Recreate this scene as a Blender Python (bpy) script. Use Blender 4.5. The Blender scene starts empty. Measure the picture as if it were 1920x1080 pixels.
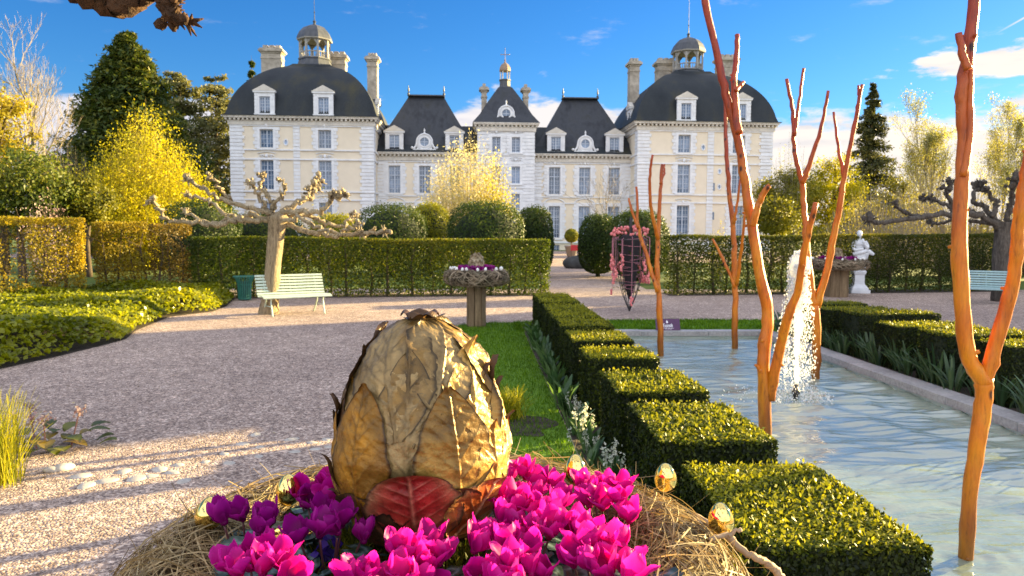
import bpy, math, random
import numpy as np
from mathutils import Vector, Matrix
PI = math.pi
random.seed(11)
rng = np.random.default_rng(11)
scene = bpy.context.scene
COL = scene.collection

# ------------------------------------------------------------------ camera
CAM_H, F_PX = 1.8, 1400.0
YAW, PITCH, ROLL = math.radians(2.45), math.radians(4.21), math.radians(0.3)
CM = Matrix.Rotation(-YAW, 3, 'Z') @ Matrix.Rotation(PI/2 - PITCH, 3, 'X') @ Matrix.Rotation(ROLL, 3, 'Z')
cam_d = bpy.data.cameras.new('camera')
cam_d.sensor_width = 36.0
cam_d.lens = F_PX/1920*36.0
cam_d.clip_start = 0.05
cam_d.clip_end = 6000
cam = bpy.data.objects.new('camera', cam_d)
COL.objects.link(cam)
cam.matrix_world = Matrix.Translation((0, 0, CAM_H)) @ CM.to_4x4()
scene.camera = cam
cam_d.dof.use_dof = True
cam_d.dof.focus_distance = 1.6
cam_d.dof.aperture_fstop = 12.0

def at(px, py, z=None, Y=None):
    """real-world point measured from the photograph: where a sight line meets height z or the plane y = Y"""
    r = CM @ Vector(((px-960)/F_PX, (540-py)/F_PX, -1.0))
    t = (z-CAM_H)/r.z if z is not None else Y/r.y
    return Vector((0, 0, CAM_H)) + r*t

# ------------------------------------------------------------------ scene graph helpers
def tag(o, label=None, cat=None, group=None, kind=None):
    if label: o['label'] = label
    if cat: o['category'] = cat
    if group: o['group'] = group
    if kind: o['kind'] = kind
    return o

def thing(name, label, cat, loc=(0, 0, 0), rz=0.0, group=None):
    o = bpy.data.objects.new(name, None)
    o.empty_display_size = 0.2
    COL.objects.link(o)
    o.location = loc
    o.rotation_euler = (0, 0, rz)
    return tag(o, label, cat, group)

def link(name, me, parent=None, loc=None, rot=None, scale=None):
    o = bpy.data.objects.new(name, me)
    COL.objects.link(o)
    if parent: o.parent = parent
    if loc is not None: o.location = loc
    if rot is not None: o.rotation_euler = rot
    if scale is not None: o.scale = scale if hasattr(scale, '__len__') else (scale,)*3
    return o

KIDS = {}
def dup(o, parent=None, loc=None, rz=None, scale=None, label=None, group=None):
    c = o.copy()
    COL.objects.link(c)
    if parent: c.parent = parent
    if loc is not None: c.location = loc
    if rz is not None: c.rotation_euler = (0, 0, rz)
    if scale is not None: c.scale = scale if hasattr(scale, '__len__') else (scale,)*3
    if label: c['label'] = label
    if group: c['group'] = group
    for ch in list(o.children):
        dup(ch, c)
    return c

class MB:
    """collects polygons, builds ONE mesh"""
    def __init__(s):
        s.V, s.L, s.T, s.R, s.n, s.UV, s.CC = [], [], [], [], 0, [], []
        s.uv = False; s.col = False
    def raw(s, V, loops, totals, R=None, UV=None, CC=None):
        V = np.asarray(V, dtype=np.float32).reshape(-1, 3)
        loops = np.asarray(loops, dtype=np.int64).ravel()
        s.V.append(V); s.L.append(loops + s.n); s.T.append(np.asarray(totals, dtype=np.int64).ravel())
        s.R.append(np.zeros(len(V), np.float32) if R is None else np.broadcast_to(np.asarray(R, np.float32), (len(V),)))
        if UV is not None: s.uv = True
        s.UV.append(np.zeros((len(V), 2), np.float32) if UV is None else np.asarray(UV, np.float32))
        if CC is not None: s.col = True
        s.CC.append(np.ones((len(V), 3), np.float32) if CC is None else np.asarray(CC, np.float32))
        s.n += len(V)
        return s
    def add(s, V, F, R=None):
        return s.raw(V, [i for f in F for i in f], [len(f) for f in F], R)
    def box(s, x0, x1, y0, y1, z0, z1, R=None):
        V = [(x0,y0,z0),(x1,y0,z0),(x1,y1,z0),(x0,y1,z0),(x0,y0,z1),(x1,y0,z1),(x1,y1,z1),(x0,y1,z1)]
        return s.add(V, [(0,3,2,1),(4,5,6,7),(0,1,5,4),(1,2,6,5),(2,3,7,6),(3,0,4,7)], R)
    def cbox(s, cx, cy, cz, sx, sy, sz, R=None, M=None):
        V = np.array([(x*sx/2, y*sy/2, z*sz/2) for z in (-1, 1) for x, y in ((-1,-1),(1,-1),(1,1),(-1,1))])
        if M is not None: V = V @ np.array(M).T
        V = V + np.array((cx, cy, cz))
        return s.add(V, [(0,3,2,1),(4,5,6,7),(0,1,5,4),(1,2,6,5),(2,3,7,6),(3,0,4,7)], R)
    def quad(s, a, b, c, d, R=None):
        return s.add([a, b, c, d], [(0, 1, 2, 3)], R)
    def tube(s, P, rad, n=8, R=None, cap=True, lump=0.0, flat=1.0):
        P = np.asarray(P, float); m = len(P)
        rad = np.broadcast_to(np.asarray(rad, float), (m,))
        T = np.gradient(P, axis=0); T /= np.linalg.norm(T, axis=1)[:, None] + 1e-9
        up = np.array((0, 0, 1.0)) if abs(T[0, 2]) < 0.9 else np.array((1.0, 0, 0))
        A = np.cross(T[0], up); A /= np.linalg.norm(A) + 1e-9
        a = np.arange(n)*2*PI/n
        rings = []
        for i in range(m):
            A = A - T[i]*np.dot(A, T[i]); A /= np.linalg.norm(A) + 1e-9
            B = np.cross(T[i], A)
            rr = rad[i]*(1 + (lump*rng.standard_normal(n) if lump else 0))
            rings.append(P[i] + np.cos(a)[:, None]*A*np.reshape(rr, (-1, 1)) + flat*np.sin(a)[:, None]*B*np.reshape(rr, (-1, 1)))
        V = np.concatenate(rings)
        i, j = np.meshgrid(np.arange(m-1), np.arange(n), indexing='ij')
        k = (j+1) % n
        Q = np.stack([i*n+j, i*n+k, (i+1)*n+k, (i+1)*n+j], -1).reshape(-1, 4)
        loops = [Q.ravel()]; tot = [np.full(len(Q), 4)]
        if cap:
            loops += [np.arange(n)[::-1], np.arange(n) + (m-1)*n]; tot += [np.array([n, n])]
        return s.raw(V, np.concatenate(loops), np.concatenate(tot), R)
    def lathe(s, prof, n=24, c=(0, 0, 0), R=None, rot0=0.0, sq=False):
        prof = np.asarray(prof, float); m = len(prof)
        a = np.arange(n)*2*PI/n + rot0
        V = np.stack([np.stack([c[0] + r*np.cos(a), c[1] + r*np.sin(a), np.full(n, c[2] + z)], -1) for r, z in prof]).reshape(-1, 3)
        i, j = np.meshgrid(np.arange(m-1), np.arange(n), indexing='ij'); k = (j+1) % n
        Q = np.stack([i*n+j, i*n+k, (i+1)*n+k, (i+1)*n+j], -1).reshape(-1, 4)
        loops = np.concatenate([Q.ravel(), np.arange(n)[::-1], np.arange(n) + (m-1)*n])
        return s.raw(V, loops, np.concatenate([np.full(len(Q), 4), [n, n]]), R)
    def ball(s, c, r, n=8, R=None, sq=(1, 1, 1), lump=0.0):
        m = max(4, n//2 + 1)
        th = np.linspace(0.02, PI-0.02, m); a = np.arange(n)*2*PI/n
        V = np.stack([np.stack([np.sin(t)*np.cos(a), np.sin(t)*np.sin(a), np.full(n, -np.cos(t))], -1) for t in th]).reshape(-1, 3)
        if lump: V = V*(1 + lump*rng.standard_normal((len(V), 1)))
        V = V*r*np.array(sq) + np.array(c)
        i, j = np.meshgrid(np.arange(m-1), np.arange(n), indexing='ij'); k = (j+1) % n
        Q = np.stack([i*n+j, i*n+k, (i+1)*n+k, (i+1)*n+j], -1).reshape(-1, 4)
        return s.raw(V, np.concatenate([Q.ravel(), np.arange(n)[::-1], np.arange(n) + (m-1)*n]), np.concatenate([np.full(len(Q), 4), [n, n]]), R)
    def leaves(s, P, N, L, W, up=0.0, R=None, fold=0.0):
        """rhombic leaf faces at points P facing roughly along N"""
        P = np.asarray(P, float); n = len(P)
        if n == 0: return s
        N = np.asarray(N, float) + 1e-6; N = N/np.linalg.norm(N, axis=1)[:, None]
        d = rng.standard_normal((n, 3)); d[:, 2] += up
        a = d - N*np.sum(d*N, 1)[:, None]; a /= np.linalg.norm(a, axis=1)[:, None] + 1e-9
        b = np.cross(N, a)
        L = (L*rng.uniform(.65, 1.3, n))[:, None]; W = (W*rng.uniform(.65, 1.3, n))[:, None]
        c0 = P - a*L/2; c1 = P + b*W/2 - a*L*.08; c2 = P + a*L/2; c3 = P - b*W/2 - a*L*.08
        V = np.stack([c0, c1, c2, c3], 1).reshape(-1, 3)
        r = rng.uniform(0, 1, n) if R is None else np.clip(np.asarray(R) + rng.normal(0, .13, n), 0, 1)
        return s.raw(V, np.arange(4*n), np.full(n, 4), np.repeat(r, 4))
    def ribbons(s, P0, P1, P2, w, R=None, seg=4, nrm=None):
        """many thin quadratic-curve strips"""
        n = len(P0); t = np.linspace(0, 1, seg+1)[None, :, None]
        C = (1-t)**2*P0[:, None] + 2*t*(1-t)*P1[:, None] + t**2*P2[:, None]
        D = P2 - P0
        side = np.cross(D, rng.standard_normal((n, 3)) if nrm is None else nrm)
        side /= np.linalg.norm(side, axis=1)[:, None] + 1e-9
        w = np.broadcast_to(np.asarray(w, float), (n,))[:, None, None]
        ww = w*np.linspace(1, .35, seg+1)[None, :, None]
        V = np.stack([C - side[:, None]*ww/2, C + side[:, None]*ww/2], 2).reshape(n, -1, 3)
        k = np.arange(seg)*2
        q = np.stack([k, k+1, k+3, k+2], -1).ravel()
        loops = (np.arange(n)[:, None]*(2*(seg+1)) + q[None]).ravel()
        r = rng.uniform(0, 1, n) if R is None else R
        return s.raw(V.reshape(-1, 3), loops, np.full(n*seg, 4), np.repeat(r, 2*(seg+1)))
    def grid(s, V, nu, nv, R=None, UV=None, CC=None):
        i, j = np.meshgrid(np.arange(nu-1), np.arange(nv-1), indexing='ij')
        Q = np.stack([i*nv+j, (i+1)*nv+j, (i+1)*nv+j+1, i*nv+j+1], -1).reshape(-1, 4)
        return s.raw(V, Q.ravel(), np.full(len(Q), 4), R, UV, CC)
    def mesh(s, name, mat, smooth=False):
        me = bpy.data.meshes.new(name)
        V = np.concatenate(s.V); L = np.concatenate(s.L); T = np.concatenate(s.T)
        me.vertices.add(len(V)); me.vertices.foreach_set('co', V.ravel())
        me.loops.add(len(L)); me.loops.foreach_set('vertex_index', L.astype(np.int32))
        me.polygons.add(len(T))
        me.polygons.foreach_set('loop_start', np.concatenate([[0], np.cumsum(T)[:-1]]).astype(np.int32))
        me.polygons.foreach_set('loop_total', T.astype(np.int32))
        me.polygons.foreach_set('use_smooth', np.full(len(T), bool(smooth)))
        a = me.attributes.new('rnd', 'FLOAT', 'POINT'); a.data.foreach_set('value', np.concatenate(s.R).astype(np.float32))
        if s.uv:
            u = me.uv_layers.new(name='UVMap'); u.data.foreach_set('uv', np.concatenate(s.UV)[L].ravel().astype(np.float32))
        if s.col:
            c = me.color_attributes.new('tint', 'FLOAT_COLOR', 'POINT')
            cc = np.concatenate(s.CC); c.data.foreach_set('color', np.concatenate([cc, np.ones((len(cc), 1))], 1).ravel().astype(np.float32))
        me.materials.append(mat)
        me.update(calc_edges=True)
        me.validate()
        return me
    def build(s, name, mat, parent=None, smooth=False, loc=None, rot=None):
        return link(name, s.mesh(name, mat, smooth), parent, loc, rot)

def smooth_path(P, k=5):
    P = np.asarray(P, float); n = len(P)
    if n < 3: return np.concatenate([P[0] + (P[1]-P[0])*t for t in np.linspace(0, 1, k+1)]).reshape(-1, P.shape[1])
    Q = np.vstack([2*P[0]-P[1], P, 2*P[-1]-P[-2]]); out = []
    for i in range(n-1):
        p0, p1, p2, p3 = Q[i:i+4]
        for t in np.linspace(0, 1, k, endpoint=False):
            out.append(.5*(2*p1 + (p2-p0)*t + (2*p0-5*p1+4*p2-p3)*t*t + (3*p1-p0-3*p2+p3)*t**3))
    out.append(P[-1])
    return np.array(out)

def vnoise(P, s=1.0, seed=0):
    """cheap smooth value noise from summed sines, about -1..1"""
    P = np.asarray(P, float)*s
    r = np.random.default_rng(seed); out = np.zeros(P.shape[:-1])
    for k in range(7):
        d = r.standard_normal(P.shape[-1]); d *= (0.8 + .35*k)/np.linalg.norm(d)
        out += np.sin(P @ d + r.uniform(0, 6.28))/(1 + .22*k)
    return out/3.2

# ------------------------------------------------------------------ material helpers
def newmat(name):
    m = bpy.data.materials.new(name); m.use_nodes = True
    nt = m.node_tree; nt.nodes.clear()
    out = nt.nodes.new('ShaderNodeOutputMaterial')
    return m, nt, out
def N_(nt, t, **kw):
    n = nt.nodes.new(t)
    for k, v in kw.items(): setattr(n, k, v)
    return n
def rgba(c): return (c[0], c[1], c[2], 1.0)
def ramp(nt, stops, fac=None, interp='LINEAR'):
    r = N_(nt, 'ShaderNodeValToRGB'); r.color_ramp.interpolation = interp
    e = r.color_ramp.elements
    while len(e) < len(stops): e.new(0.5)
    for i, (p, c) in enumerate(stops): e[i].position = p; e[i].color = rgba(c)
    if fac is not None: nt.links.new(fac, r.inputs[0])
    return r
def noise_tex(nt, scale, detail=4, rough=.55, coord='Object', stretch=None):
    tc = N_(nt, 'ShaderNodeTexCoord'); n = N_(nt, 'ShaderNodeTexNoise')
    n.inputs['Scale'].default_value = scale; n.inputs['Detail'].default_value = detail; n.inputs['Roughness'].default_value = rough
    if stretch:
        mp = N_(nt, 'ShaderNodeMapping'); mp.inputs['Scale'].default_value = stretch
        nt.links.new(tc.outputs[coord], mp.inputs[0]); nt.links.new(mp.outputs[0], n.inputs['Vector'])
    else: nt.links.new(tc.outputs[coord], n.inputs['Vector'])
    return n
def mixc(nt, fac, a, b, mode='MIX'):
    m = N_(nt, 'ShaderNodeMix', data_type='RGBA', blend_type=mode)
    for sock, v in ((m.inputs[0], fac), (m.inputs[6], a), (m.inputs[7], b)):
        if isinstance(v, (int, float)): sock.default_value = v
        elif isinstance(v, tuple): sock.default_value = rgba(v)
        else: nt.links.new(v, sock)
    return m.outputs[2]
def bump(nt, h, strength=.5, dist=.02):
    b = N_(nt, 'ShaderNodeBump'); b.inputs['Strength'].default_value = strength; b.inputs['Distance'].default_value = dist
    nt.links.new(h, b.inputs['Height']); return b.outputs[0]

def surf_mat(name, c1, c2, scale=3.0, rough=.8, bmp=.3, bdist=.02, metal=0.0, stretch=None, c3=None, fine=None, spec=.3, coord='Object', famp=(.72, 1.15)):
    m, nt, out = newmat(name)
    p = N_(nt, 'ShaderNodeBsdfPrincipled')
    n = noise_tex(nt, scale, 6, .6, coord, stretch)
    stops = [(.3, c1), (.7, c2)] if c3 is None else [(.28, c1), (.52, c2), (.75, c3)]
    r = ramp(nt, stops, n.outputs['Fac'])
    colr = r.outputs[0]
    if fine:
        n2 = noise_tex(nt, fine, 3, .6, coord, stretch)
        r2 = ramp(nt, [(.3, (famp[0],)*3), (.7, (famp[1],)*3)], n2.outputs['Fac'])
        colr = mixc(nt, 1.0, colr, r2.outputs[0], 'MULTIPLY')
        h = n2.outputs['Fac']
    else: h = n.outputs['Fac']
    nt.links.new(colr, p.inputs['Base Color'])
    p.inputs['Roughness'].default_value = rough; p.inputs['Metallic'].default_value = metal
    p.inputs['Specular IOR Level'].default_value = spec
    if bmp: nt.links.new(bump(nt, h, bmp, bdist), p.inputs['Normal'])
    nt.links.new(p.outputs[0], out.inputs[0])
    return m

def leaf_mat(name, dark, mid, light, trans=.35, tcol=None, rough=.5, clump=.8, spec=.3):
    m, nt, out = newmat(name)
    at_ = N_(nt, 'ShaderNodeAttribute', attribute_name='rnd')
    r = ramp(nt, [(0.0, dark), (.5, mid), (1.0, light)], at_.outputs['Fac'])
    n = noise_tex(nt, clump, 3)
    r2 = ramp(nt, [(.3, (.55, .6, .55)), (.7, (1.2, 1.15, 1.1))], n.outputs['Fac'])
    c = mixc(nt, 1.0, r.outputs[0], r2.outputs[0], 'MULTIPLY')
    p = N_(nt, 'ShaderNodeBsdfPrincipled'); p.inputs['Roughness'].default_value = rough
    p.inputs['Specular IOR Level'].default_value = spec
    nt.links.new(c, p.inputs['Base Color'])
    t = N_(nt, 'ShaderNodeBsdfTranslucent')
    tc = mixc(nt, 1.0, c, tcol if tcol else (1.25, 1.2, .6), 'MULTIPLY')
    nt.links.new(tc, t.inputs['Color'])
    mx = N_(nt, 'ShaderNodeMixShader'); mx.inputs[0].default_value = trans
    nt.links.new(p.outputs[0], mx.inputs[1]); nt.links.new(t.outputs[0], mx.inputs[2])
    nt.links.new(mx.outputs[0], out.inputs[0])
    return m

def plain(name, c, rough=.5, metal=0.0, spec=.5):
    return surf_mat(name, tuple(x*.88 for x in c), tuple(min(1, x*1.1) for x in c), 14, rough, .08, .005, metal, spec=spec)
# ------------------------------------------------------------------ light and sky
SUN_AZ, SUN_EL = math.radians(63.0), math.radians(10.8)      # azimuth from +Y toward +X
sun_d = bpy.data.lights.new('sun', 'SUN'); sun_d.energy = 28.0; sun_d.angle = math.radians(.5); sun_d.color = (1.0, .77, .34)
sun = bpy.data.objects.new('sun', sun_d); COL.objects.link(sun)
sdir = Vector((math.sin(SUN_AZ)*math.cos(SUN_EL), math.cos(SUN_AZ)*math.cos(SUN_EL), math.sin(SUN_EL)))
sun.rotation_euler = sdir.to_track_quat('Z', 'Y').to_euler()
sun.location = (30, 15, 20)

def build_world():
    w = bpy.data.worlds.new('World'); scene.world = w; w.use_nodes = True
    nt = w.node_tree; nt.nodes.clear()
    out = N_(nt, 'ShaderNodeOutputWorld'); bg = N_(nt, 'ShaderNodeBackground')
    bg.inputs['Strength'].default_value = 0.15
    sky = N_(nt, 'ShaderNodeTexSky', sky_type='NISHITA'); sky.sun_disc = False
    sky.sun_elevation = SUN_EL; sky.sun_rotation = SUN_AZ
    sky.air_density = 1.0; sky.dust_density = .3; sky.ozone_density = 3.0
    tc = N_(nt, 'ShaderNodeTexCoord')
    sep = N_(nt, 'ShaderNodeSeparateXYZ'); nt.links.new(tc.outputs['Generated'], sep.inputs[0])
    def math_(op, a, b=None, clamp=False):
        n = N_(nt, 'ShaderNodeMath', operation=op); n.use_clamp = clamp
        for i, v in enumerate((a, b)):
            if v is None: continue
            if isinstance(v, (int, float)): n.inputs[i].default_value = v
            else: nt.links.new(v, n.inputs[i])
        return n.outputs[0]
    x, y, z = sep.outputs
    D = 57.29578
    az = math_('MULTIPLY', math_('ARCTAN2', x, y), D)
    el = math_('MULTIPLY', math_('ARCSINE', z), D)
    comb = N_(nt, 'ShaderNodeCombineXYZ'); nt.links.new(az, comb.inputs[0]); nt.links.new(el, comb.inputs[1])
    def ns(sx, sy, detail, off, rough=.55):
        mp = N_(nt, 'ShaderNodeMapping'); mp.inputs['Scale'].default_value = (sx, sy, 1); mp.inputs['Location'].default_value = (off, off*.7, off)
        nt.links.new(comb.outputs[0], mp.inputs[0])
        n = N_(nt, 'ShaderNodeTexNoise'); n.inputs['Scale'].default_value = 1.0; n.inputs['Detail'].default_value = detail
        n.inputs['Roughness'].default_value = rough
        nt.links.new(mp.outputs[0], n.inputs['Vector']); return n.outputs['Fac']
    def sstep(v, a, b):
        n = N_(nt, 'ShaderNodeMapRange', interpolation_type='SMOOTHSTEP')
        nt.links.new(v, n.inputs[0]); n.inputs[1].default_value = a; n.inputs[2].default_value = b
        return n.outputs[0]
    # deep blue, vivid upper sky
    hs = N_(nt, 'ShaderNodeHueSaturation'); hs.inputs['Saturation'].default_value = 1.25; hs.inputs['Value'].default_value = 1.0
    nt.links.new(sky.outputs[0], hs.inputs['Color'])
    skyc = mixc(nt, 1.0, hs.outputs[0], SKY_TINT, 'MULTIPLY')
    # low cloud bank, its top at about 9 degrees, ragged
    n1 = ns(.10, .35, 6, 3.1); n2 = ns(.45, 1.1, 5, 8.7, .6)
    top = math_('ADD', math_('ADD', math_('SUBTRACT', math_('ADD', 2.5, math_('MULTIPLY', sstep(az, -28, 8), .9)), math_('MULTIPLY', sstep(az, 16, 27), 1.5)), math_('MULTIPLY', n1, 9.0)), math_('MULTIPLY', n2, 3.2))
    bank = sstep(math_('SUBTRACT', top, el), -.35, 1.0)
    # one brighter cloud to the right, higher up, with a flat base and a ragged left tail
    da = math_('DIVIDE', math_('SUBTRACT', az, 38.0), 9.5); de = math_('DIVIDE', math_('SUBTRACT', el, 11.0), 1.15)
    rr = math_('ADD', math_('MULTIPLY', da, da), math_('MULTIPLY', de, de))
    n3 = ns(.28, .9, 6, 21.3, .6)
    cl = sstep(math_('SUBTRACT', math_('ADD', 1.0, math_('MULTIPLY', math_('SUBTRACT', n3, .5), 3.2)), rr), -.05, .45)
    # wisps
    n4 = ns(.16, .55, 7, 41.0, .65)
    wisp = math_('MULTIPLY', math_('MULTIPLY', sstep(n4, .58, .80), .45), sstep(el, 45, 12))
    # condensation trail
    tl = math_('ABSOLUTE', math_('SUBTRACT', math_('SUBTRACT', el, 12.5), math_('MULTIPLY', math_('SUBTRACT', az, 34.6), .5)))
    trail = math_('MULTIPLY', math_('MULTIPLY', sstep(tl, .085, .02), sstep(az, 34.4, 36.4)), .8)
    cov = math_('MAXIMUM', math_('MAXIMUM', bank, cl), math_('MAXIMUM', wisp, trail))
    # bright clouds added behind the camera, out of view, to fill the shade
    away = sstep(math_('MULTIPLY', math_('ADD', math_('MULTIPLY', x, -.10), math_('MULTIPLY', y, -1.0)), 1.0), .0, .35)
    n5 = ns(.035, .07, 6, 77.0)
    fill_cloud = math_('MULTIPLY', math_('MULTIPLY', sstep(n5, .30, .52), away), sstep(el, 72, 50))
    over = math_('MULTIPLY', math_('MULTIPLY', sstep(el, 23.5, 37), sstep(n5, .28, .50)), .62)  # unseen overhead clouds, added to lift the shade and whiten water reflections
    fill_cloud = math_('MAXIMUM', fill_cloud, over)
    cov = math_('MAXIMUM', cov, fill_cloud)
    shade = ns(.12, .9, 5, 55.0)
    sidex = sstep(az, -40, 45)
    ccol = ramp(nt, [(.30, (.74, .75, .84)), (.52, (1.0, .97, .95))], shade)
    cval = mixc(nt, sidex, (.86, .88, 1.0), (1.10, 1.04, .95))
    cc = mixc(nt, 1.0, ccol.outputs[0], cval, 'MULTIPLY')
    cc1 = mixc(nt, 1.0, cc, (CLOUD_K,)*3, 'MULTIPLY')
    cc2 = mixc(nt, fill_cloud, cc1, (FILL_CLOUD_K*.93, FILL_CLOUD_K*.97, FILL_CLOUD_K*1.06))
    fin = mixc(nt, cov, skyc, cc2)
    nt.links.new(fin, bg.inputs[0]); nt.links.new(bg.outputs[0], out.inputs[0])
SKY_TINT = (.74, 1.14, 1.60)
CLOUD_K = 6.8
FILL_CLOUD_K = 14.0  # brightness of the added out-of-view fill clouds
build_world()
scene.world.cycles.sampling_method = 'MANUAL'
scene.world.cycles.sample_map_resolution = 512
scene.view_settings.view_transform = 'Standard'
scene.view_settings.look = 'None'
scene.view_settings.exposure = 0
scene.view_settings.gamma = 1
scene.cycles.max_bounces = 6
scene.cycles.transparent_max_bounces = 8
scene.cycles.caustics_reflective = False
scene.cycles.caustics_refractive = False
# ------------------------------------------------------------------ the chateau
M = {}
M['stone'] = surf_mat('white_stone', (.70, .71, .74), (.80, .81, .83), .6, .85, .05, .01, fine=2.2, famp=(.90, 1.05))
M['stone_warm'] = surf_mat('weathered_stone', (.54, .50, .44), (.72, .68, .61), .7, .85, .1, .02, fine=3, famp=(.86, 1.06))
M['chimney'] = surf_mat('sooty_chimney_stone', (.30, .26, .21), (.52, .46, .38), .9, .85, .15, .02, fine=3)
M['lantern_stone'] = surf_mat('grey_lantern_stone', (.26, .25, .24), (.40, .38, .35), 2, .8, .1, .01)
M['plaster'] = surf_mat('cream_plaster', (.74, .65, .51), (.79, .70, .56), .35, .9, .03, .01, fine=1.2, famp=(.95, 1.03))
M['slate'] = surf_mat('slate_roof', (.016, .019, .026), (.045, .05, .062), .5, .55, .25, .03, c3=(.032, .034, .032), stretch=(2.4, 2.4, .35), fine=9, spec=.35)
M['slate_moss'] = surf_mat('mossy_slate', (.014, .019, .025), (.026, .032, .038), .22, .6, .25, .03, c3=(.060, .055, .030), stretch=(2.2, 2.2, .3), fine=8, spec=.25)
M['lead'] = surf_mat('lead_sheet', (.045, .05, .06), (.095, .10, .115), 1.2, .5, .1, .02, stretch=(3, 3, .5), spec=.4)
M['sash'] = plain('painted_sash', (.44, .50, .60), .5)
def glass_mat():
    m, nt, out = newmat('window_glass')
    p = N_(nt, 'ShaderNodeBsdfPrincipled')
    n = noise_tex(nt, .9, 3, .5, 'Object')
    r = ramp(nt, [(.35, (.06, .10, .17)), (.62, (.24, .33, .47))], n.outputs['Fac'])  # pale blue sky reflection put into the pane's base colour
    oi = N_(nt, 'ShaderNodeObjectInfo'); rv = ramp(nt, [(0, (.35, .38, .42)), (.5, (.9, .92, .95)), (1, (1.5, 1.5, 1.55))], oi.outputs['Random'])
    nt.links.new(mixc(nt, 1.0, r.outputs[0], rv.outputs[0], 'MULTIPLY'), p.inputs['Base Color']); p.inputs['Roughness'].default_value = .08
    p.inputs['Specular IOR Level'].default_value = .9
    nt.links.new(bump(nt, n.outputs['Fac'], .15, .03), p.inputs['Normal'])
    nt.links.new(p.outputs[0], out.inputs[0]); return m
M['glass'] = glass_mat()
M['iron'] = plain('dark_iron', (.03, .03, .033), .5)

CROT = math.radians(1.0)
castle = thing('castle', 'large white and cream stone castle with dark slate domes behind the garden', 'castle', (2.72, 77.0, 0), CROT)

def wall_front(mb, u0, u1, z0, z1, y, holes, rev=.28):
    us = sorted({u0, u1, *[h[0] for h in holes], *[h[1] for h in holes]})
    zs = sorted({z0, z1, *[h[2] for h in holes], *[h[3] for h in holes]})
    for a, b in zip(us, us[1:]):
        for c, d in zip(zs, zs[1:]):
            m, n = (a+b)/2, (c+d)/2
            if any(h[0] < m < h[1] and h[2] < n < h[3] for h in holes): continue
            mb.quad((a,y,c), (b,y,c), (b,y,d), (a,y,d))
    for a, b, c, d in holes:
        Y = y+rev
        mb.quad((a,y,c),(a,Y,c),(a,Y,d),(a,y,d)); mb.quad((b,Y,c),(b,y,c),(b,y,d),(b,Y,d))
        mb.quad((a,y,c),(b,y,c),(b,Y,c),(a,Y,c)); mb.quad((a,Y,d),(b,Y,d),(b,y,d),(a,y,d))

WCACHE = {}
def window_meshes(w, h, rows, transom):
    k = (w, h, rows, transom)
    if k in WCACHE: return WCACHE[k]
    f = MB(); t = .07
    f.box(-w/2, -w/2+t, 0, .08, 0, h); f.box(w/2-t, w/2, 0, .08, 0, h)
    f.box(-w/2+t, w/2-t, 0, .08, 0, t); f.box(-w/2+t, w/2-t, 0, .08, h-t, h)
    f.box(-.06, .06, -.01, .07, t, h-t)
    zt = h*.66 if transom else None
    if transom: f.box(-w/2+t, w/2-t, -.012, .068, zt-.05, zt+.05)
    for s in (-1, 1):
        x = s*w/4; f.box(x-.02, x+.02, .012, .06, t, h-t)
    for i in range(1, rows):
        z = h*i/rows
        if zt and abs(z-zt) < .15: continue
        f.box(-w/2+t, w/2-t, .016, .056, z-.02, z+.02)
    p = MB(); p.quad((-w/2, .065, 0), (w/2, .065, 0), (w/2, .065, h), (-w/2, .065, h))
    # stone surround: flat architrave plus toothed quoin blocks
    s = MB()
    s.box(-w/2-.24, -w/2, -.32, -.2, -.06, h+.02); s.box(w/2, w/2+.24, -.32, -.2, -.06, h+.02)
    s.box(-w/2-.24, w/2+.24, -.32, -.2, h+.02, h+.26); s.box(-w/2-.30, w/2+.30, -.42, -.2, -.2, -.06)
    n = int(round((h+.3)/.34)); hh = (h+.3)/n
    for i in range(n):
        e = .52 if i % 2 else .38
        for sg in (-1, 1):
            a, b = sg*(w/2+.24), sg*(w/2+.24+e-.1)
            s.box(min(a, b), max(a, b), -.295, -.2, -.05+i*hh+.015, -.05+(i+1)*hh-.015)
    r = (f.mesh('window', M['sash']), p.mesh('pane', M['glass']), s.mesh('surround', M['stone']))
    WCACHE[k] = r
    return r

def add_window(u, z, w, h, y, rows=4, transom=False, surround=True):
    f, p, s = window_meshes(w, h, rows, transom)
    o = link('window', f, castle, (u, y+.2, z))
    link('pane', p, o)
    if surround: link('surround', s, o)
    return o

def oval_part(u, z, rw, rh, y, name='oval_window'):
    a = np.linspace(0, 2*PI, 29)
    P = np.stack([rw*np.cos(a), 0*a, rh*np.sin(a)], 1)
    mb = MB(); mb.tube(P*1.12, .07, 6, cap=False)
    o = mb.build(name, M['stone'], castle, True, (u, y-.03, z))
    g = MB(); q = np.stack([rw*np.cos(a[:-1]), 0*a[:-1], rh*np.sin(a[:-1])], 1); g.raw(q, np.arange(28), [28])
    g.build('pane', M['glass'], o, loc=(0, .0, 0))

def quoin_strip(mb, u0, u1, z0, z1, y, tooth_l=0, tooth_r=0, proud=.10, h=.36):
    n = max(1, int(round((z1-z0)/h))); hh = (z1-z0)/n
    for i in range(n):
        e = .18 if i % 2 else 0
        mb.box(u0-tooth_l*e, u1+tooth_r*e, y-proud, y+.02, z0+i*hh+.022, z0+(i+1)*hh-.022)

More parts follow.
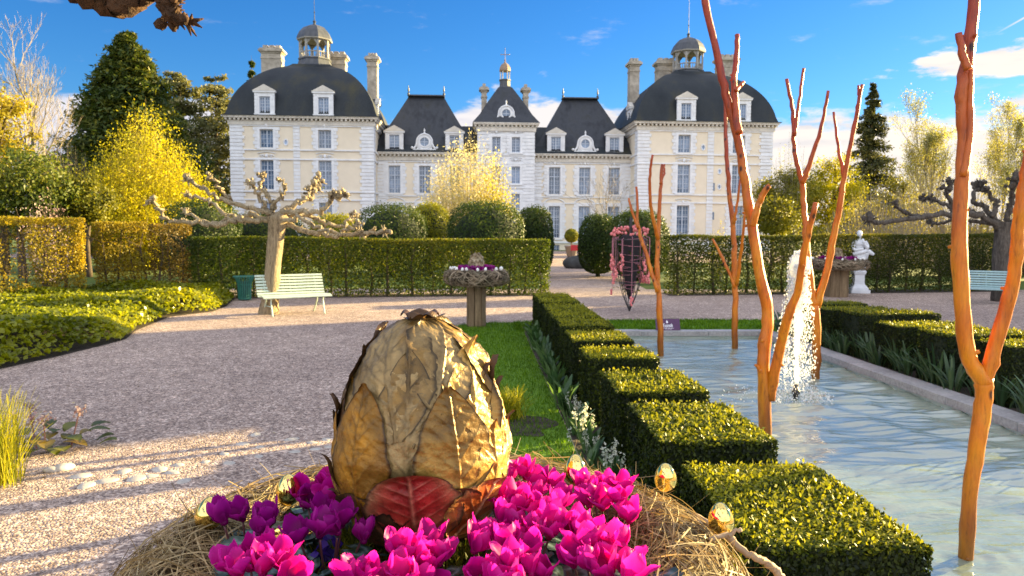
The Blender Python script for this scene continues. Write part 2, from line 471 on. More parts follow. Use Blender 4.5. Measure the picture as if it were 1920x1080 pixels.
def cornice(mb, u0, u1, y, z, ret_l=0, ret_r=0, proud=.55):
    """modillion cornice along the front and returned along the sides"""
    x0, x1 = u0-proud*(ret_l > 0), u1+proud*(ret_r > 0)
    mb.box(x0+.30*(ret_l > 0), x1-.30*(ret_r > 0), y-.20, y+.02, z-.85, z-.42)
    mb.box(x0, x1, y-proud, y+.02, z-.22, z-.09)
    mb.box(x0-.06*(ret_l > 0), x1+.06*(ret_r > 0), y-proud-.06, y+.02, z-.09, z)
    n = int((x1-x0)/.42); d = (x1-x0)/n
    for i in range(n):
        mb.box(x0+i*d+.1, x0+i*d+.29, y-proud+.1, y+.0, z-.42, z-.22)
    for ret, xe, sg in ((ret_l, u0, -1), (ret_r, u1, 1)):
        if ret:
            a, b = sorted((xe+sg*.2, xe)); mb.box(a, b, y+.02, y+ret, z-.85, z-.42)
            a, b = sorted((xe+sg*proud, xe)); mb.box(a, b, y+.02, y+ret, z-.22, z-.09)
            a, b = sorted((xe+sg*(proud+.06), xe)); mb.box(a, b, y+.02, y+ret, z-.09, z)
            m = int(ret/.42)
            for i in range(m):
                a, b = sorted((xe+sg*(proud-.1), xe)); mb.box(a, b, y+.1+i*.42, y+.29+i*.42, z-.42, z-.22)

def scroll_mesh():
    mb = MB()
    for s in (-1, 1):
        a = np.linspace(0, 2.2*PI, 16); r = .17*(1-a/(3.2*PI))
        mb.tube(np.stack([s*(.42 - r*np.cos(a)), 0*a, .02 + r*np.sin(a)], 1), .05, 5)
        a = np.linspace(0, 1, 8); mb.tube(np.stack([s*(.42+.45*a), 0*a, .12 - .22*a + .1*np.sin(a*PI)], 1), np.linspace(.06, .025, 8), 5)
    mb.ball((0, -.02, .05), .2, 8, sq=(.9, .5, 1.1))
    mb.tube(np.stack([np.linspace(-.95, .95, 12), np.zeros(12), .30 + .16*np.sin(np.linspace(0, PI, 12))], 1), .045, 5)
    return mb.mesh('carved_scroll', M['stone'], True)
SCROLL = scroll_mesh()
def scroll(u, z, y, s=1.0): link('carved_scroll', SCROLL, castle, (u, y-.1, z), None, (s, 1, s))

def arc_mesh():
    a = np.linspace(PI*.1, PI*.9, 14); mb = MB()
    mb.tube(np.stack([1.2*np.cos(a), 0*a, .75*np.sin(a)-.22], 1), .07, 6)
    return mb.mesh('arched_moulding', M['stone'], True)
ARC = arc_mesh()

def dormer(u, z, y, w=1.9, h=2.05, ww=1.05, wh=1.62, side='slate', depth=3.2):
    """stone dormer with pediment; window grid as a sub-part"""
    mb = MB(); x = w/2
    a = ww/2
    mb.box(-x, -a, 0, .3, 0, h); mb.box(a, x, 0, .3, 0, h); mb.box(-a, a, 0, .3, wh+.05, h); mb.box(-x-.08, x+.08, -.1, .3, -.22, 0)
    n = 6
    for i in range(n):
        e = .1 if i % 2 else .0
        for s in (-1, 1):
            p, q = sorted((s*(a+.14+e), s*(x+.03))); mb.box(p, q, -.05, .01, i*h/n+.02, (i+1)*h/n-.02)
    mb.box(-x-.16, x+.16, -.16, .3, h, h+.16)
    o = mb.build('dormer', M['stone'], castle, loc=(u, y, z))
    pd = MB(); X = x+.22; t = .62
    pd.add([(-X,-.2,h+.16),(X,-.2,h+.16),(0,-.2,h+.16+t),(-X,.3,h+.16),(X,.3,h+.16),(0,.3,h+.16+t)], [(0,1,2),(5,4,3),(0,2,5,3),(1,4,5,2),(0,3,4,1)])
    pd.add([(-X+.32,-.12,h+.22),(X-.32,-.12,h+.22),(0,-.12,h+.02+t)], [(0,1,2)])
    pd.build('pediment', M['stone_warm'], o)
    rf = MB(); X = x+.05
    rf.add([(-X,.3,0),(-X,depth,0),(-X,depth,h+.15),(-X,.3,h+.15),(0,.3,h+.7),(0,depth,h+.7),(X,.3,h+.15),(X,depth,h+.15),(X,depth,0),(X,.3,0)],
           [(1,0,3,2),(3,4,5,2),(4,6,7,5),(6,9,8,7)])
    rf.build('dormer_cheek', M['slate'], o)
    f, p, s = window_meshes(ww, wh, 5, False)
    link('window', f, o, (0, .16, .02)); link('pane', p, o, (0, .18, .02))
    return o

def oeil(u, z, y, r=.46):
    mb = MB(); a = np.linspace(0, 2*PI, 33)
    R = np.array([r, r+.12, r+.34, r+.38])
    for r0, r1, d in ((r, r+.15, -.12), (r+.15, r+.36, -.04)):
        V = np.concatenate([np.stack([rr*np.cos(a), 0*a+d, rr*np.sin(a)], 1) for rr in (r0, r1)])
        mb.grid(V, 2, 33)
    a2 = np.linspace(-.1*PI, 1.1*PI, 20); mb.tube(np.stack([(r+.36)*np.cos(a2), 0*a2-.05, (r+.36)*np.sin(a2)], 1), .09, 6)
    # base and side scrolls
    mb.box(-r-.75, r+.75, -.1, .3, -r-.55, -r-.28); mb.box(-r-.34, r+.34, .06, .3, -r-.28, -.05)
    for s in (-1, 1):
        t = np.linspace(0, 1, 10); mb.tube(np.stack([s*(r+.35+.33*t**2), 0*t-.03, -.05-(r+.2)*t], 1), .11, 6)
        mb.ball((s*(r+.85), -.02, -r-.15), .15, 8)
    mb.lathe([(.08, r+.35), (.12, r+.5), (.05, r+.58), (.1, r+.72), (.02, r+.95)], 8)
    o = mb.build('round_dormer', M['stone'], castle, False, (u, y, z))
    g = MB(); q = np.stack([r*np.cos(a[:-1]), 0*a[:-1], r*np.sin(a[:-1])], 1); g.raw(q, np.arange(32), [32])
    g.build('pane', M['glass'], o, loc=(0, .02, 0))
    c = MB(); c.box(-.03, .03, -.03, .0, -r, r); c.box(-r, -.03, -.03, .0, -.03, .03); c.box(.03, r, -.03, 0, -.03, .03)
    c.build('glazing_bar', M['sash'], o)

def chimney(u, y, z0, z1, w, d, name='chimney', pots=3, base=None):
    mb = MB(); mb.box(u-w/2, u+w/2, y-d/2, y+d/2, z0, z1-.9)
    if base: mb.box(u-w/2-.1, u+w/2+.1, y-d/2-.1, y+d/2+.1, z0-.02, base)
    mb.box(u-w/2-.06, u+w/2+.06, y-d/2-.06, y+d/2+.06, z1-1.5, z1-1.35)
    mb.box(u-w/2-.1, u+w/2+.1, y-d/2-.1, y+d/2+.1, z1-.9, z1-.74)
    mb.box(u-w/2-.26, u+w/2+.26, y-d/2-.26, y+d/2+.26, z1-.74, z1-.5)
    mb.box(u-w/2-.12, u+w/2+.12, y-d/2-.12, y+d/2+.12, z1-.5, z1-.36)
    for i in range(pots):
        x = u-w/2+.05 + (w-.1)*(i+.5)/pots; pw = (w-.1)/pots*.36
        mb.box(x-pw, x+pw, y-d*.33, y+d*.33, z1-.36, z1)
    mb.build(name, M['chimney'], castle)

ZC = 13.3
for s in (-1, 1):
    c0 = s*20.6; ua, ub = sorted((s*13.55, s*27.6))
    win_u = (s*18.35, s*24.1)
    holes = []
    for wu in win_u:
        holes += [(wu-.65, wu+.65, 10.2, 12.0), (wu-.65, wu+.65, 6.05, 8.95), (wu-.65, wu+.65, 1.35, 4.75)]
    mb = MB(); wall_front(mb, ua, ub, -.3, 13.0, 0, holes)
    mb.quad((ua,14,-.3),(ua,0,-.3),(ua,0,13),(ua,14,13)); mb.quad((ub,0,-.3),(ub,14,-.3),(ub,14,13),(ub,0,13)); mb.quad((ub,14,-.3),(ua,14,-.3),(ua,14,13),(ub,14,13))
    mb.build('wall', M['plaster'], castle)
    for wu in win_u:
        add_window(wu, 10.2, 1.3, 1.8, 0, 4); add_window(wu, 6.05, 1.3, 2.9, 0, 6, True); add_window(wu, 1.35, 1.3, 3.4, 0, 7, True)
        scroll(wu, 12.42, 0); scroll(wu, 9.35, 0, .95); scroll(wu, 5.05, 0, .9)
    q = MB(); quoin_strip(q, s*21.15-.33, s*21.15+.33, 0, 12.45, 0, 0, 0, .07); q.build('quoin', M['stone'], castle)
    for xe, sg in ((ua, -1), (ub, 1)):            # the corner strips turn round onto the sides
        q = MB()
        if sg < 0: quoin_strip(q, ua-.1, ua+1.15, 0, 12.45, 0, 0, 1)
        else: quoin_strip(q, ub-1.15, ub+.1, 0, 12.45, 0, 1, 0)
        for i in range(34):
            z0 = i*12.45/34; e = 1.3 if i % 2 else 1.1
            a, b = sorted((xe+sg*.1, xe-sg*.02)); q.box(a, b, .02, e, z0+.022, z0+12.45/34-.022)
        q.build('quoin', M['stone'], castle)
    b = MB()
    for z, h, p in ((10.05, .13, .16), (9.12, .13, .16), (5.92, .14, .16), (5.1, .14, .16), (12.45, .12, .13), (.95, .25, .18)):
        b.box(ua-p, ub+p, -p, .02, z-h, z); b.box(ua-p, ua, .02, 6, z-h, z); b.box(ub, ub+p, .02, 6, z-h, z)
    b.build('string_course', M['stone'], castle)
    fz = MB(); fz.box(ua-.06, ub+.06, -.06, .02, 12.46, 12.9); fz.build('frieze', M['stone'], castle)
    cn = MB(); cornice(cn, ua, ub, 0, ZC, 13.9, 13.9); cn.build('cornice', M['stone_warm'], castle)
    oval_part(s*21.15-s*.0-1.05 if s < 0 else 20.35, 10.75, .17, .26, 0)
    if s > 0:
        for zz in (8.3, 6.7): oval_part(22.15, zz, .15, .24, 0)
        sl = MB(); sl.box(21.55-.11, 21.55+.11, -.06, .0, 6.3, 7.1); sl.box(21.55-.11, 21.55+.11, -.06, 0, 3.3, 4.1); sl.build('slit_window', M['glass'], castle)
    # bell-shaped dome on a square plan
    prof = [(7.5, 13.32), (7.3, 13.8), (7.08, 14.6), (6.7, 15.5), (6.15, 16.4), (5.4, 17.3), (4.5, 18.1), (3.45, 18.8), (2.4, 19.25), (1.95, 19.6)]
    mb = MB(); m = 7; ring = []
    def sqring(w, z):
        t = np.linspace(-1, 1, m)[:-1]; o = np.ones(m-1)
        P = np.concatenate([np.stack([t, -o], 1), np.stack([o, t], 1), np.stack([-t, o], 1), np.stack([-o, -t], 1)])
        return np.stack([c0 + P[:, 0]*w, 7.0 + P[:, 1]*w, np.full(len(P), z)], 1)
    pz = smooth_path(np.array(prof), 3); nr = 4*(m-1)
    V = np.concatenate([sqring(w, z) for w, z in pz]); k = len(pz)
    i, j = np.meshgrid(np.arange(k-1), np.arange(nr), indexing='ij'); jj = (j+1) % nr
    mb.raw(V, np.stack([i*nr+j, i*nr+jj, (i+1)*nr+jj, (i+1)*nr+j], -1).ravel(), np.full((k-1)*nr, 4))
    mb.box(c0-7.75, c0+7.75, -.7, 14.7, 13.302, 13.36)
    mb.build('dome_roof', M['slate_moss'], castle)
    for wu in win_u: dormer(wu, 13.5, -.52)
    # side dormer facing the courtyard wing
    chimney(c0 + s*4.9, 8.5, 16.5, 22.2, 2.15, 1.4, pots=3)
    chimney(c0 - s*1.9, 9.5, 18.0, 21.9, 2.1, 1.4, pots=3)
    # lantern
    LZ = -.6 if s < 0 else -1.1
    ln = MB(); ln.lathe([(2.75, 19.75), (2.2, 20.0), (1.85, 20.4), (1.72, 20.9), (1.8, 20.95), (1.8, 21.08)], 8, (c0, 7, 0), rot0=PI/8)
    lo = ln.build('lantern', M['lead'], castle, loc=(0, 0, LZ))
    for kk in range(8):
        a = PI/8 + kk*PI/4
        p = MB(); p.cbox(c0+1.58*math.cos(a), 7+1.58*math.sin(a), 22.0, .2, .2, 1.95, M=Matrix.Rotation(a, 3, 'Z')); p.build('post', M['lantern_stone'], lo)
    ba = MB()
    for kk in range(8):
        a0, a1 = PI/8+kk*PI/4, PI/8+(kk+1)*PI/4
        P0 = np.array((c0+1.55*math.cos(a0), 7+1.55*math.sin(a0))); P1 = np.array((c0+1.55*math.cos(a1), 7+1.55*math.sin(a1)))
        for z in (21.12, 21.72): ba.tube([(*P0, z), (*P1, z)], .07, 6)
        for t in np.linspace(.16, .84, 4):
            q = P0*(1-t)+P1*t; ba.lathe([(.03, 21.15), (.08, 21.32), (.03, 21.5), (.05, 21.7)], 6, (q[0], q[1], 0))
    ba.build('balustrade', M['lantern_stone'], lo)
    ar = MB()
    for kk in range(8):
        a0, a1 = PI/8+kk*PI/4, PI/8+(kk+1)*PI/4
        P0 = np.array((c0+1.58*math.cos(a0), 7+1.58*math.sin(a0))); P1 = np.array((c0+1.58*math.cos(a1), 7+1.58*math.sin(a1)))
        t = np.linspace(.08, .92, 9); zz = 22.45 + .5*np.sin(np.linspace(0, PI, 9))
        low = np.stack([P0[0]*(1-t)+P1[0]*t, P0[1]*(1-t)+P1[1]*t, zz], 1); hi = low.copy(); hi[:, 2] = 23.12
        ar.grid(np.concatenate([low, hi]), 2, 9)
    ar.lathe([(1.66, 22.98), (1.9, 23.02), (1.95, 23.14), (1.6, 23.2)], 8, (c0, 7, 0), rot0=PI/8)
    ar.build('arcade', M['lantern_stone'], lo)
    dm = MB(); dm.lathe([(1.95, 23.14), (1.86, 23.45), (1.62, 23.95), (1.2, 24.4), (.6, 24.68), (.2, 24.78), (.12, 25.0), (.2, 25.12), (.06, 25.3), (.035, 26.0), (.09, 26.1), (.03, 26.2), (.018, 29.2 if s > 0 else 28.2)], 8, (c0, 7, 0), rot0=PI/8)
    dm.build('lantern_dome', M['lead'], lo)
    # tall chimney on the inner flank
    chimney(s*14.25, 6.0, 10.0, 21.0, 1.05, 1.3, pots=3, base=15.3)
    # small stone dormer on the dome's inner face
    side = dormer(0, 0, 0, 1.5, 1.7, .8, 1.3, depth=2.2)
    side.location = (s*13.45, 4.2, 13.5); side.rotation_euler = (0, 0, -s*PI/2)

# wings
for s in (-1, 1):
    ua, ub = sorted((s*2.9, s*13.6)); y = 3.5
    wu_ = (s*5.3, s*8.55, s*11.75)
    holes = []
    for wu in wu_: holes += [(wu-.61, wu+.61, 5.98, 8.85), (wu-.61, wu+.61, 1.3, 4.7), (wu-.61, wu+.61, -.2, .55)]
    mb = MB(); wall_front(mb, ua, ub, -.3, 10.1, y, holes)
    mb.quad((ua,13,-.3),(ua,y,-.3),(ua,y,10.1),(ua,13,10.1)); mb.quad((ub,y,-.3),(ub,13,-.3),(ub,13,10.1),(ub,y,10.1)); mb.quad((ub,13,-.3),(ua,13,-.3),(ua,13,10.1),(ub,13,10.1)); mb.build('wall', M['plaster'], castle)
    for wu in wu_:
        add_window(wu, 5.98, 1.22, 2.87, y, 6, True); add_window(wu, 1.3, 1.22, 3.4, y, 7, True)
        add_window(wu, -.2, 1.22, .75, y, 2, False, False)
        scroll(wu, 9.25, y, .85); link('arched_moulding', ARC, castle, (wu, y-.06, 5.0))
    q = MB(); quoin_strip(q, ua, ua+1.0, 0, 9.3, y, 0, 1, .08); q.build('quoin', M['stone'], castle)
    q = MB(); quoin_strip(q, ub-1.1, ub, 0, 9.3, y, 1, 0, .08); q.build('quoin', M['stone'], castle)
    b = MB()
    for z, h, p in ((5.75, .13, .14), (4.98 + .1, .12, .13), (9.35, .1, .12), (.95, .22, .16)): b.box(ua, ub, y-p, y+.02, z-h, z)
    b.box(ua, ub, y-.05, y+.02, 9.36, 9.8)
    b.build('string_course', M['stone'], castle)
    cn = MB(); cornice(cn, ua, ub, y, 10.25); cn.build('cornice', M['stone_warm'], castle)
    # low main roof with the tall hipped roof rising through it
    r = MB(); r.add([(ua-.2,y-.5,10.26),(ub+.3,y-.5,10.26),(ub+.3,7.2,13.6),(ua-.2,7.2,13.6),(ua-.2,13.2,10.26),(ub+.3,13.2,10.26)], [(0,1,2,3),(3,2,5,4)])
    r.build('main_roof', M['slate_moss'], castle)
    h = MB(); hp = [(5.95, 10.27, .42), (4.55, 12.2, 1.9), (3.4, 14.2, 3.2), (2.1, 16.55, 4.55), (1.95, 16.85, 4.75)]
    hc = s*8.6; V = []
    for w, z, d in hp: V += [(hc-w, y-.48+d, z), (hc+w, y-.48+d, z), (hc+w, 12.9-d*.9, z), (hc-w, 12.9-d*.9, z)]
    F = []
    for a in range(len(hp)-1):
        for e in range(4): F.append((a*4+e, a*4+(e+1) % 4, (a+1)*4+(e+1) % 4, (a+1)*4+e))
    F.append(tuple(range(len(V)-4, len(V)))); h.add(V, F); h.build('hipped_roof', M['slate'], castle)
    rd = MB(); zt = 16.86
    rd.box(hc-2.05, hc+2.05, 7.2, 8.5, zt, zt+.12)
    for sg in (-1, 1): rd.lathe([(.09, zt+.1), (.14, zt+.3), (.04, zt+.45), (.1, zt+.6), (.015, zt+1.2)], 6, (hc+sg*1.95, 7.6, 0))
    rd.build('ridge_finial', M['lead'], castle)
    dormer(s*5.42, 10.55, y-.05, 1.85, 1.75, 1.05, 1.5); dormer(s*11.75, 10.55, y-.05, 1.85, 1.75, 1.05, 1.5)
    oeil(s*8.58, 11.38, y-.05)

# central tower
y = 2.0; ua, ub = -2.95, 2.95; cu = .05
holes = []
for wu in (-1.03, 1.03):
    holes += [(wu-.44, wu+.44, 10.25, 11.8), (wu-.44, wu+.44, 7.0, 8.75), (wu-.44, wu+.44, 4.2, 5.9)]
mb = MB(); wall_front(mb, ua, ub, -.3, 13.0, y, holes)
mb.quad((ua,8,-.3),(ua,y,-.3),(ua,y,13),(ua,8,13)); mb.quad((ub,y,-.3),(ub,8,-.3),(ub,8,13),(ub,y,13)); mb.build('wall', M['stone'], castle)
for wu in (-1.03, 1.03):
    add_window(wu, 10.25, .88, 1.55, y, 5); add_window(wu, 7.0, .88, 1.75, y, 5); add_window(wu, 4.2, .88, 1.7, y, 5)
    scroll(wu, 12.3, y, .8); scroll(wu, 9.4, y, .7)
q = MB(); quoin_strip(q, ua-.06, ua+.95, 0, 12.4, y, 0, 1, .08); q.build('quoin', M['stone'], castle)
q = MB(); quoin_strip(q, ub-.95, ub+.06, 0, 12.4, y, 1, 0, .08); q.build('quoin', M['stone'], castle)
b = MB()
for z, h, p in ((10.02, .13, .14), (9.1, .12, .14), (6.6, .12, .13), (3.9, .12, .13), (.95, .2, .15)): b.box(ua-p, ub+p, y-p, y+.02, z-h, z)
b.build('string_course', M['stone'], castle)
cn = MB(); cornice(cn, ua, ub, y, 13.25, 5.9, 5.9, .45); cn.build('cornice', M['stone_warm'], castle)
hp = [(3.5, 13.26), (2.75, 14.2), (2.1, 15.3), (1.45, 16.3), (.78, 17.3), (.6, 17.45)]
h = MB(); V = []
for w, z in hp: V += [(-w, 5.0-w, z), (w, 5.0-w, z), (w, 5.0+w, z), (-w, 5.0+w, z)]
F = []
for a in range(len(hp)-1):
    for e in range(4): F.append((a*4+e, a*4+(e+1) % 4, (a+1)*4+(e+1) % 4, (a+1)*4+e))
F.append(tuple(range(len(V)-4, len(V)))); h.add(V, F); h.build('steep_roof', M['slate'], castle)
oeil(0, 14.25, 2.1, .44)
for s in (-1, 1): chimney(s*2.25, 5.2, 13.3, 17.85, .55, .9, pots=1, base=14.6)
l = MB(); l.lathe([(.72, 18.0), (.62, 18.2), (.6, 18.75), (.68, 18.8), (.68, 18.9)], 8, (0, 5, 0), rot0=PI/8)
lo = l.build('lantern', M['lead'], castle, loc=(0, 0, -.62))
for kk in range(6):
    a = kk*PI/3; p = MB(); p.tube([(.5*math.cos(a), 5+.5*math.sin(a), 18.85), (.5*math.cos(a), 5+.5*math.sin(a), 19.85)], .06, 6); p.build('post', M['stone_warm'], lo)
d = MB(); d.lathe([(.64, 19.8), (.66, 19.95), (.6, 20.2), (.42, 20.5), (.14, 20.7), (.06, 20.9), (.1, 21.0), (.03, 21.1), (.025, 22.3)], 8, (0, 5, 0), rot0=PI/8)
d.box(-.45, .45, 4.97, 5.03, 21.55, 21.61); d.ball((-.45, 5, 21.58), .07, 6); d.ball((.45, 5, 21.58), .07, 6)
d.build('lantern_dome', M['copper'] if 'copper' in M else surf_mat('aged_copper', (.22, .15, .10), (.36, .25, .17), 2, .5, .1, .02), lo)
# ------------------------------------------------------------------ ground, gravel, lawn, pool
def gravel_mat():
    m, nt, out = newmat('pink_gravel')
    tc = N_(nt, 'ShaderNodeTexCoord')
    v = N_(nt, 'ShaderNodeTexVoronoi'); v.inputs['Scale'].default_value = 62; nt.links.new(tc.outputs['Object'], v.inputs['Vector'])
    v2 = N_(nt, 'ShaderNodeTexVoronoi'); v2.inputs['Scale'].default_value = 24; nt.links.new(tc.outputs['Object'], v2.inputs['Vector'])
    sep = N_(nt, 'ShaderNodeSeparateColor'); nt.links.new(v.outputs['Color'], sep.inputs[0])
    sep2 = N_(nt, 'ShaderNodeSeparateColor'); nt.links.new(v2.outputs['Color'], sep2.inputs[0])
    r = ramp(nt, [(0, (.17, .13, .118)), (.35, (.355, .275, .235)), (.7, (.52, .415, .35)), (1, (.72, .61, .54))], sep.outputs[0])
    r2 = ramp(nt, [(0, (.72, .70, .70)), (.8, (1.08, 1.06, 1.04)), (1, (1.35, 1.3, 1.25))], sep2.outputs[0])
    c = mixc(nt, 1.0, r.outputs[0], r2.outputs[0], 'MULTIPLY')
    n = noise_tex(nt, .22, 5, .6)
    r3 = ramp(nt, [(.3, (.74, .72, .72)), (.7, (1.15, 1.12, 1.08))], n.outputs['Fac'])
    c = mixc(nt, 1.0, c, r3.outputs[0], 'MULTIPLY')
    n9 = noise_tex(nt, 2.6, 4, .6)
    c = mixc(nt, 1.0, c, ramp(nt, [(.35, (.86, .85, .85)), (.65, (1.08, 1.08, 1.08))], n9.outputs['Fac']).outputs[0], 'MULTIPLY')
    p = N_(nt, 'ShaderNodeBsdfPrincipled'); p.inputs['Roughness'].default_value = .9; p.inputs['Specular IOR Level'].default_value = .15
    nt.links.new(c, p.inputs['Base Color'])
    inv = N_(nt, 'ShaderNodeMath', operation='SUBTRACT'); inv.inputs[0].default_value = 1; nt.links.new(v.outputs['Distance'], inv.inputs[1])
    nt.links.new(bump(nt, inv.outputs[0], .75, .010), p.inputs['Normal'])
    nt.links.new(p.outputs[0], out.inputs[0]); return m
M['gravel'] = gravel_mat()
M['turf'] = surf_mat('turf', (.06, .13, .008), (.13, .25, .014), 6, .9, .4, .03, c3=(.09, .19, .01), fine=60)
M['soil'] = surf_mat('dark_soil', (.035, .026, .02), (.10, .078, .06), 9, .95, .8, .03, fine=50)
M['coping'] = surf_mat('pale_stone_coping', (.30, .29, .29), (.46, .44, .43), 2.2, .7, .15, .01, fine=30)
M['far_grass'] = surf_mat('park_grass', (.05, .085, .012), (.12, .17, .02), .25, .95, .2, .03, fine=3)

def poly_sheet(name, pts, z, mat, kind='structure', sub=0):
    mb = MB(); P = [(x, y, z) for x, y in pts]; mb.add(P, [tuple(range(len(P)))])
    return tag(mb.build(name, mat), kind=kind)

PX0, PX1, PY0, PY1 = 1.95, 5.05, -2.0, 13.2          # pool water edges
# ground sheet with an opening for the basin
mb = MB(); G = 2500
xs = [-G, PX0, PX1, G]; ys = [-300, PY0, PY1, 2*G]
for i in range(3):
    for j in range(3):
        if i == 1 and j == 1: continue
        mb.quad((xs[i], ys[j], -.012), (xs[i+1], ys[j], -.012), (xs[i+1], ys[j+1], -.012), (xs[i], ys[j+1], -.012))
tag(mb.build('ground', M['far_grass']), kind='structure')
# gravel court around the pool, and the path through the hedges to the forecourt
mb = MB()
xs = [-16, PX0-.001, PX1+.001, 30]; ys = [-6, PY0-.001, PY1+.001, 24]
for i in range(3):
    for j in range(3):
        if i == 1 and j == 1: continue
        mb.quad((xs[i], ys[j], 0), (xs[i+1], ys[j], 0), (xs[i+1], ys[j+1], 0), (xs[i], ys[j+1], 0))
tag(mb.build('gravel_court', M['gravel']), kind='structure')
poly_sheet('gravel_path', [(2.2, 24), (5.4, 24), (6.2, 34), (9, 46), (40, 52), (40, 76), (-36, 76), (-36, 52), (1.8, 46), (2.6, 34)], -.004, M['gravel'])

# pool: pale basin, coping, rippled water
def basin_mat():
    return surf_mat('pale_basin', (.30, .40, .38), (.46, .53, .48), .8, .8, .05, .01, c3=(.36, .46, .45))
mb = MB(); zb = -.42
mb.quad((PX0,PY0,zb),(PX1,PY0,zb),(PX1,PY1,zb),(PX0,PY1,zb))
mb.quad((PX0,PY0,zb),(PX0,PY1,zb),(PX0,PY1,.02),(PX0,PY0,.02)); mb.quad((PX1,PY1,zb),(PX1,PY0,zb),(PX1,PY0,.02),(PX1,PY1,.02)); mb.quad((PX0,PY1,zb),(PX1,PY1,zb),(PX1,PY1,.02),(PX0,PY1,.02))
tag(mb.build('pool_basin', basin_mat()), kind='structure')
def coping_edge(name, x0, x1, y0, y1, along_y):
    mb = MB(); L = (y1-y0) if along_y else (x1-x0); n = max(1, int(L/1.05)); d = L/n
    for i in range(n):
        a, b = i*d+.004, (i+1)*d-.004
        if along_y: mb.box(x0, x1, y0+a, y0+b, -.03, .055+rng.uniform(-.004, .004))
        else: mb.box(x0+a, x0+b, y0, y1, -.03, .055+rng.uniform(-.004, .004))
    return tag(mb.build(name, M['coping']), kind='structure')
coping_edge('pool_coping', PX1-.02, PX1+.27, PY0, PY1-.022, True)
coping_edge('pool_coping', PX0-.27, PX0+.02, PY0, PY1-.022, True)
coping_edge('pool_coping', PX0-.27, PX1+.27, PY1-.02, PY1+.25, False)

ZW = -.06
NOZ = at(1492, 738, z=0); NOZ.z = ZW
def water_mat():
    m, nt, out = newmat('pool_water')
    p = N_(nt, 'ShaderNodeBsdfPrincipled')
    n = noise_tex(nt, .8, 3)
    r = ramp(nt, [(.3, (.20, .25, .19)), (.7, (.29, .335, .26))], n.outputs['Fac'])
    nt.links.new(r.outputs[0], p.inputs['Base Color'])
    p.inputs['Roughness'].default_value = .035; p.inputs['IOR'].default_value = 2.3; p.inputs['Specular IOR Level'].default_value = .62
    n2 = noise_tex(nt, 7, 4, .55, 'Object', (.5, 1.9, 1))
    nt.links.new(bump(nt, n2.outputs['Fac'], .5, .03), p.inputs['Normal'])
    nt.links.new(p.outputs[0], out.inputs[0]); return m
nx, ny = 170, 620
gx = np.linspace(PX0, PX1, nx); gy = np.linspace(1.2, PY1, ny)
X, Y = np.meshgrid(gx, gy, indexing='ij')
P2 = np.stack([X*.9, Y*2.4], -1)
warp = vnoise(np.stack([X, Y], -1), 1.1, 5)
Q1 = np.stack([X*3.0 + warp*1.2, Y*11.5 + warp*1.6], -1); Q2 = np.stack([X*6.5 - warp, Y*24 + warp*2.2], -1)
Z = .0270*vnoise(Q1, 1.0, 1) + .0135*vnoise(Q2, 1.0, 2) + .0015*vnoise(np.stack([X*16, Y*50], -1), 1.0, 3)
rad = np.hypot(X-NOZ.x, Y-NOZ.y)
Z += .006*np.sin(rad*26)*np.exp(-rad*1.3) + .008*vnoise(np.stack([X, Y], -1), 15, 9)*np.exp(-(rad/.8)**2)
for sx_, sy_ in ((2.78, 4.05), (2.67, 6.7), (4.4, 9.5), (4.19, 12.0), (2.77, 11.2)):
    rs = np.hypot(X-sx_, Y-sy_); Z += .004*np.sin(rs*42)*np.exp(-rs*3.5)
Z = Z*np.clip(.45+.55*np.exp(-((Y-5)/6.0)**2)+.4*np.exp(-rad), 0, 1.2)
mb = MB(); mb.grid(np.stack([X, Y, ZW+Z], -1).reshape(-1, 3), nx, ny)
tag(mb.build('pool_water', water_mat(), None, True), kind='structure')
# still strip of water between the photographer's feet and the rippled sheet
mb = MB(); mb.quad((PX0, PY0, ZW), (PX1, PY0, ZW), (PX1, 1.198, ZW), (PX0, 1.198, ZW)); tag(mb.build('pool_water', M['wm'] if 'wm' in M else bpy.data.materials['pool_water']), kind='structure')

# lawn: strip left of the clipped blocks with a rounded corner, and the strip behind the pool
def lawn_outline():
    pts = [(.80, 3.2), (.80, 14.9)]
    for a in np.linspace(90, 180, 8): pts.append((.35 - .95*math.cos(math.radians(180-a)) if False else .30 + .85*math.cos(math.radians(a)), 13.95 + .95*math.sin(math.radians(a))))
    pts += [(-.55, 11), (-.50, 8), (-.45, 5), (-.4, 3.2)]
    return pts
LAWN = lawn_outline()
poly_sheet('lawn', LAWN, .004, M['turf'])
poly_sheet('lawn_strip', [(1.6, 13.46), (6.6, 13.46), (6.6, 15.25), (5.0, 15.45), (2.0, 15.3), (.67, 15.0), (.67, 13.9), (1.6, 13.9)], .004, M['turf'])
poly_sheet('flower_bed', [(.805, 2.0), (1.68, 2.0), (1.68, 14.9), (.805, 14.9)], .008, M['soil'])
poly_sheet('flower_bed', [(5.32, 2.0), (7.0, 2.0), (7.0, 13.3), (5.32, 13.3)], .008, M['soil'])
o_ = at(965, 800, z=0); poly_sheet('flower_bed', [(o_.x+(.36+.07*math.sin(3*a_)+.05*math.sin(7*a_+1))*math.cos(a_), o_.y+(.46+.08*math.sin(2*a_+1)+.05*math.sin(5*a_))*math.sin(a_)) for a_ in np.linspace(0, 2*PI, 40)[:-1]], .009, M['soil'])

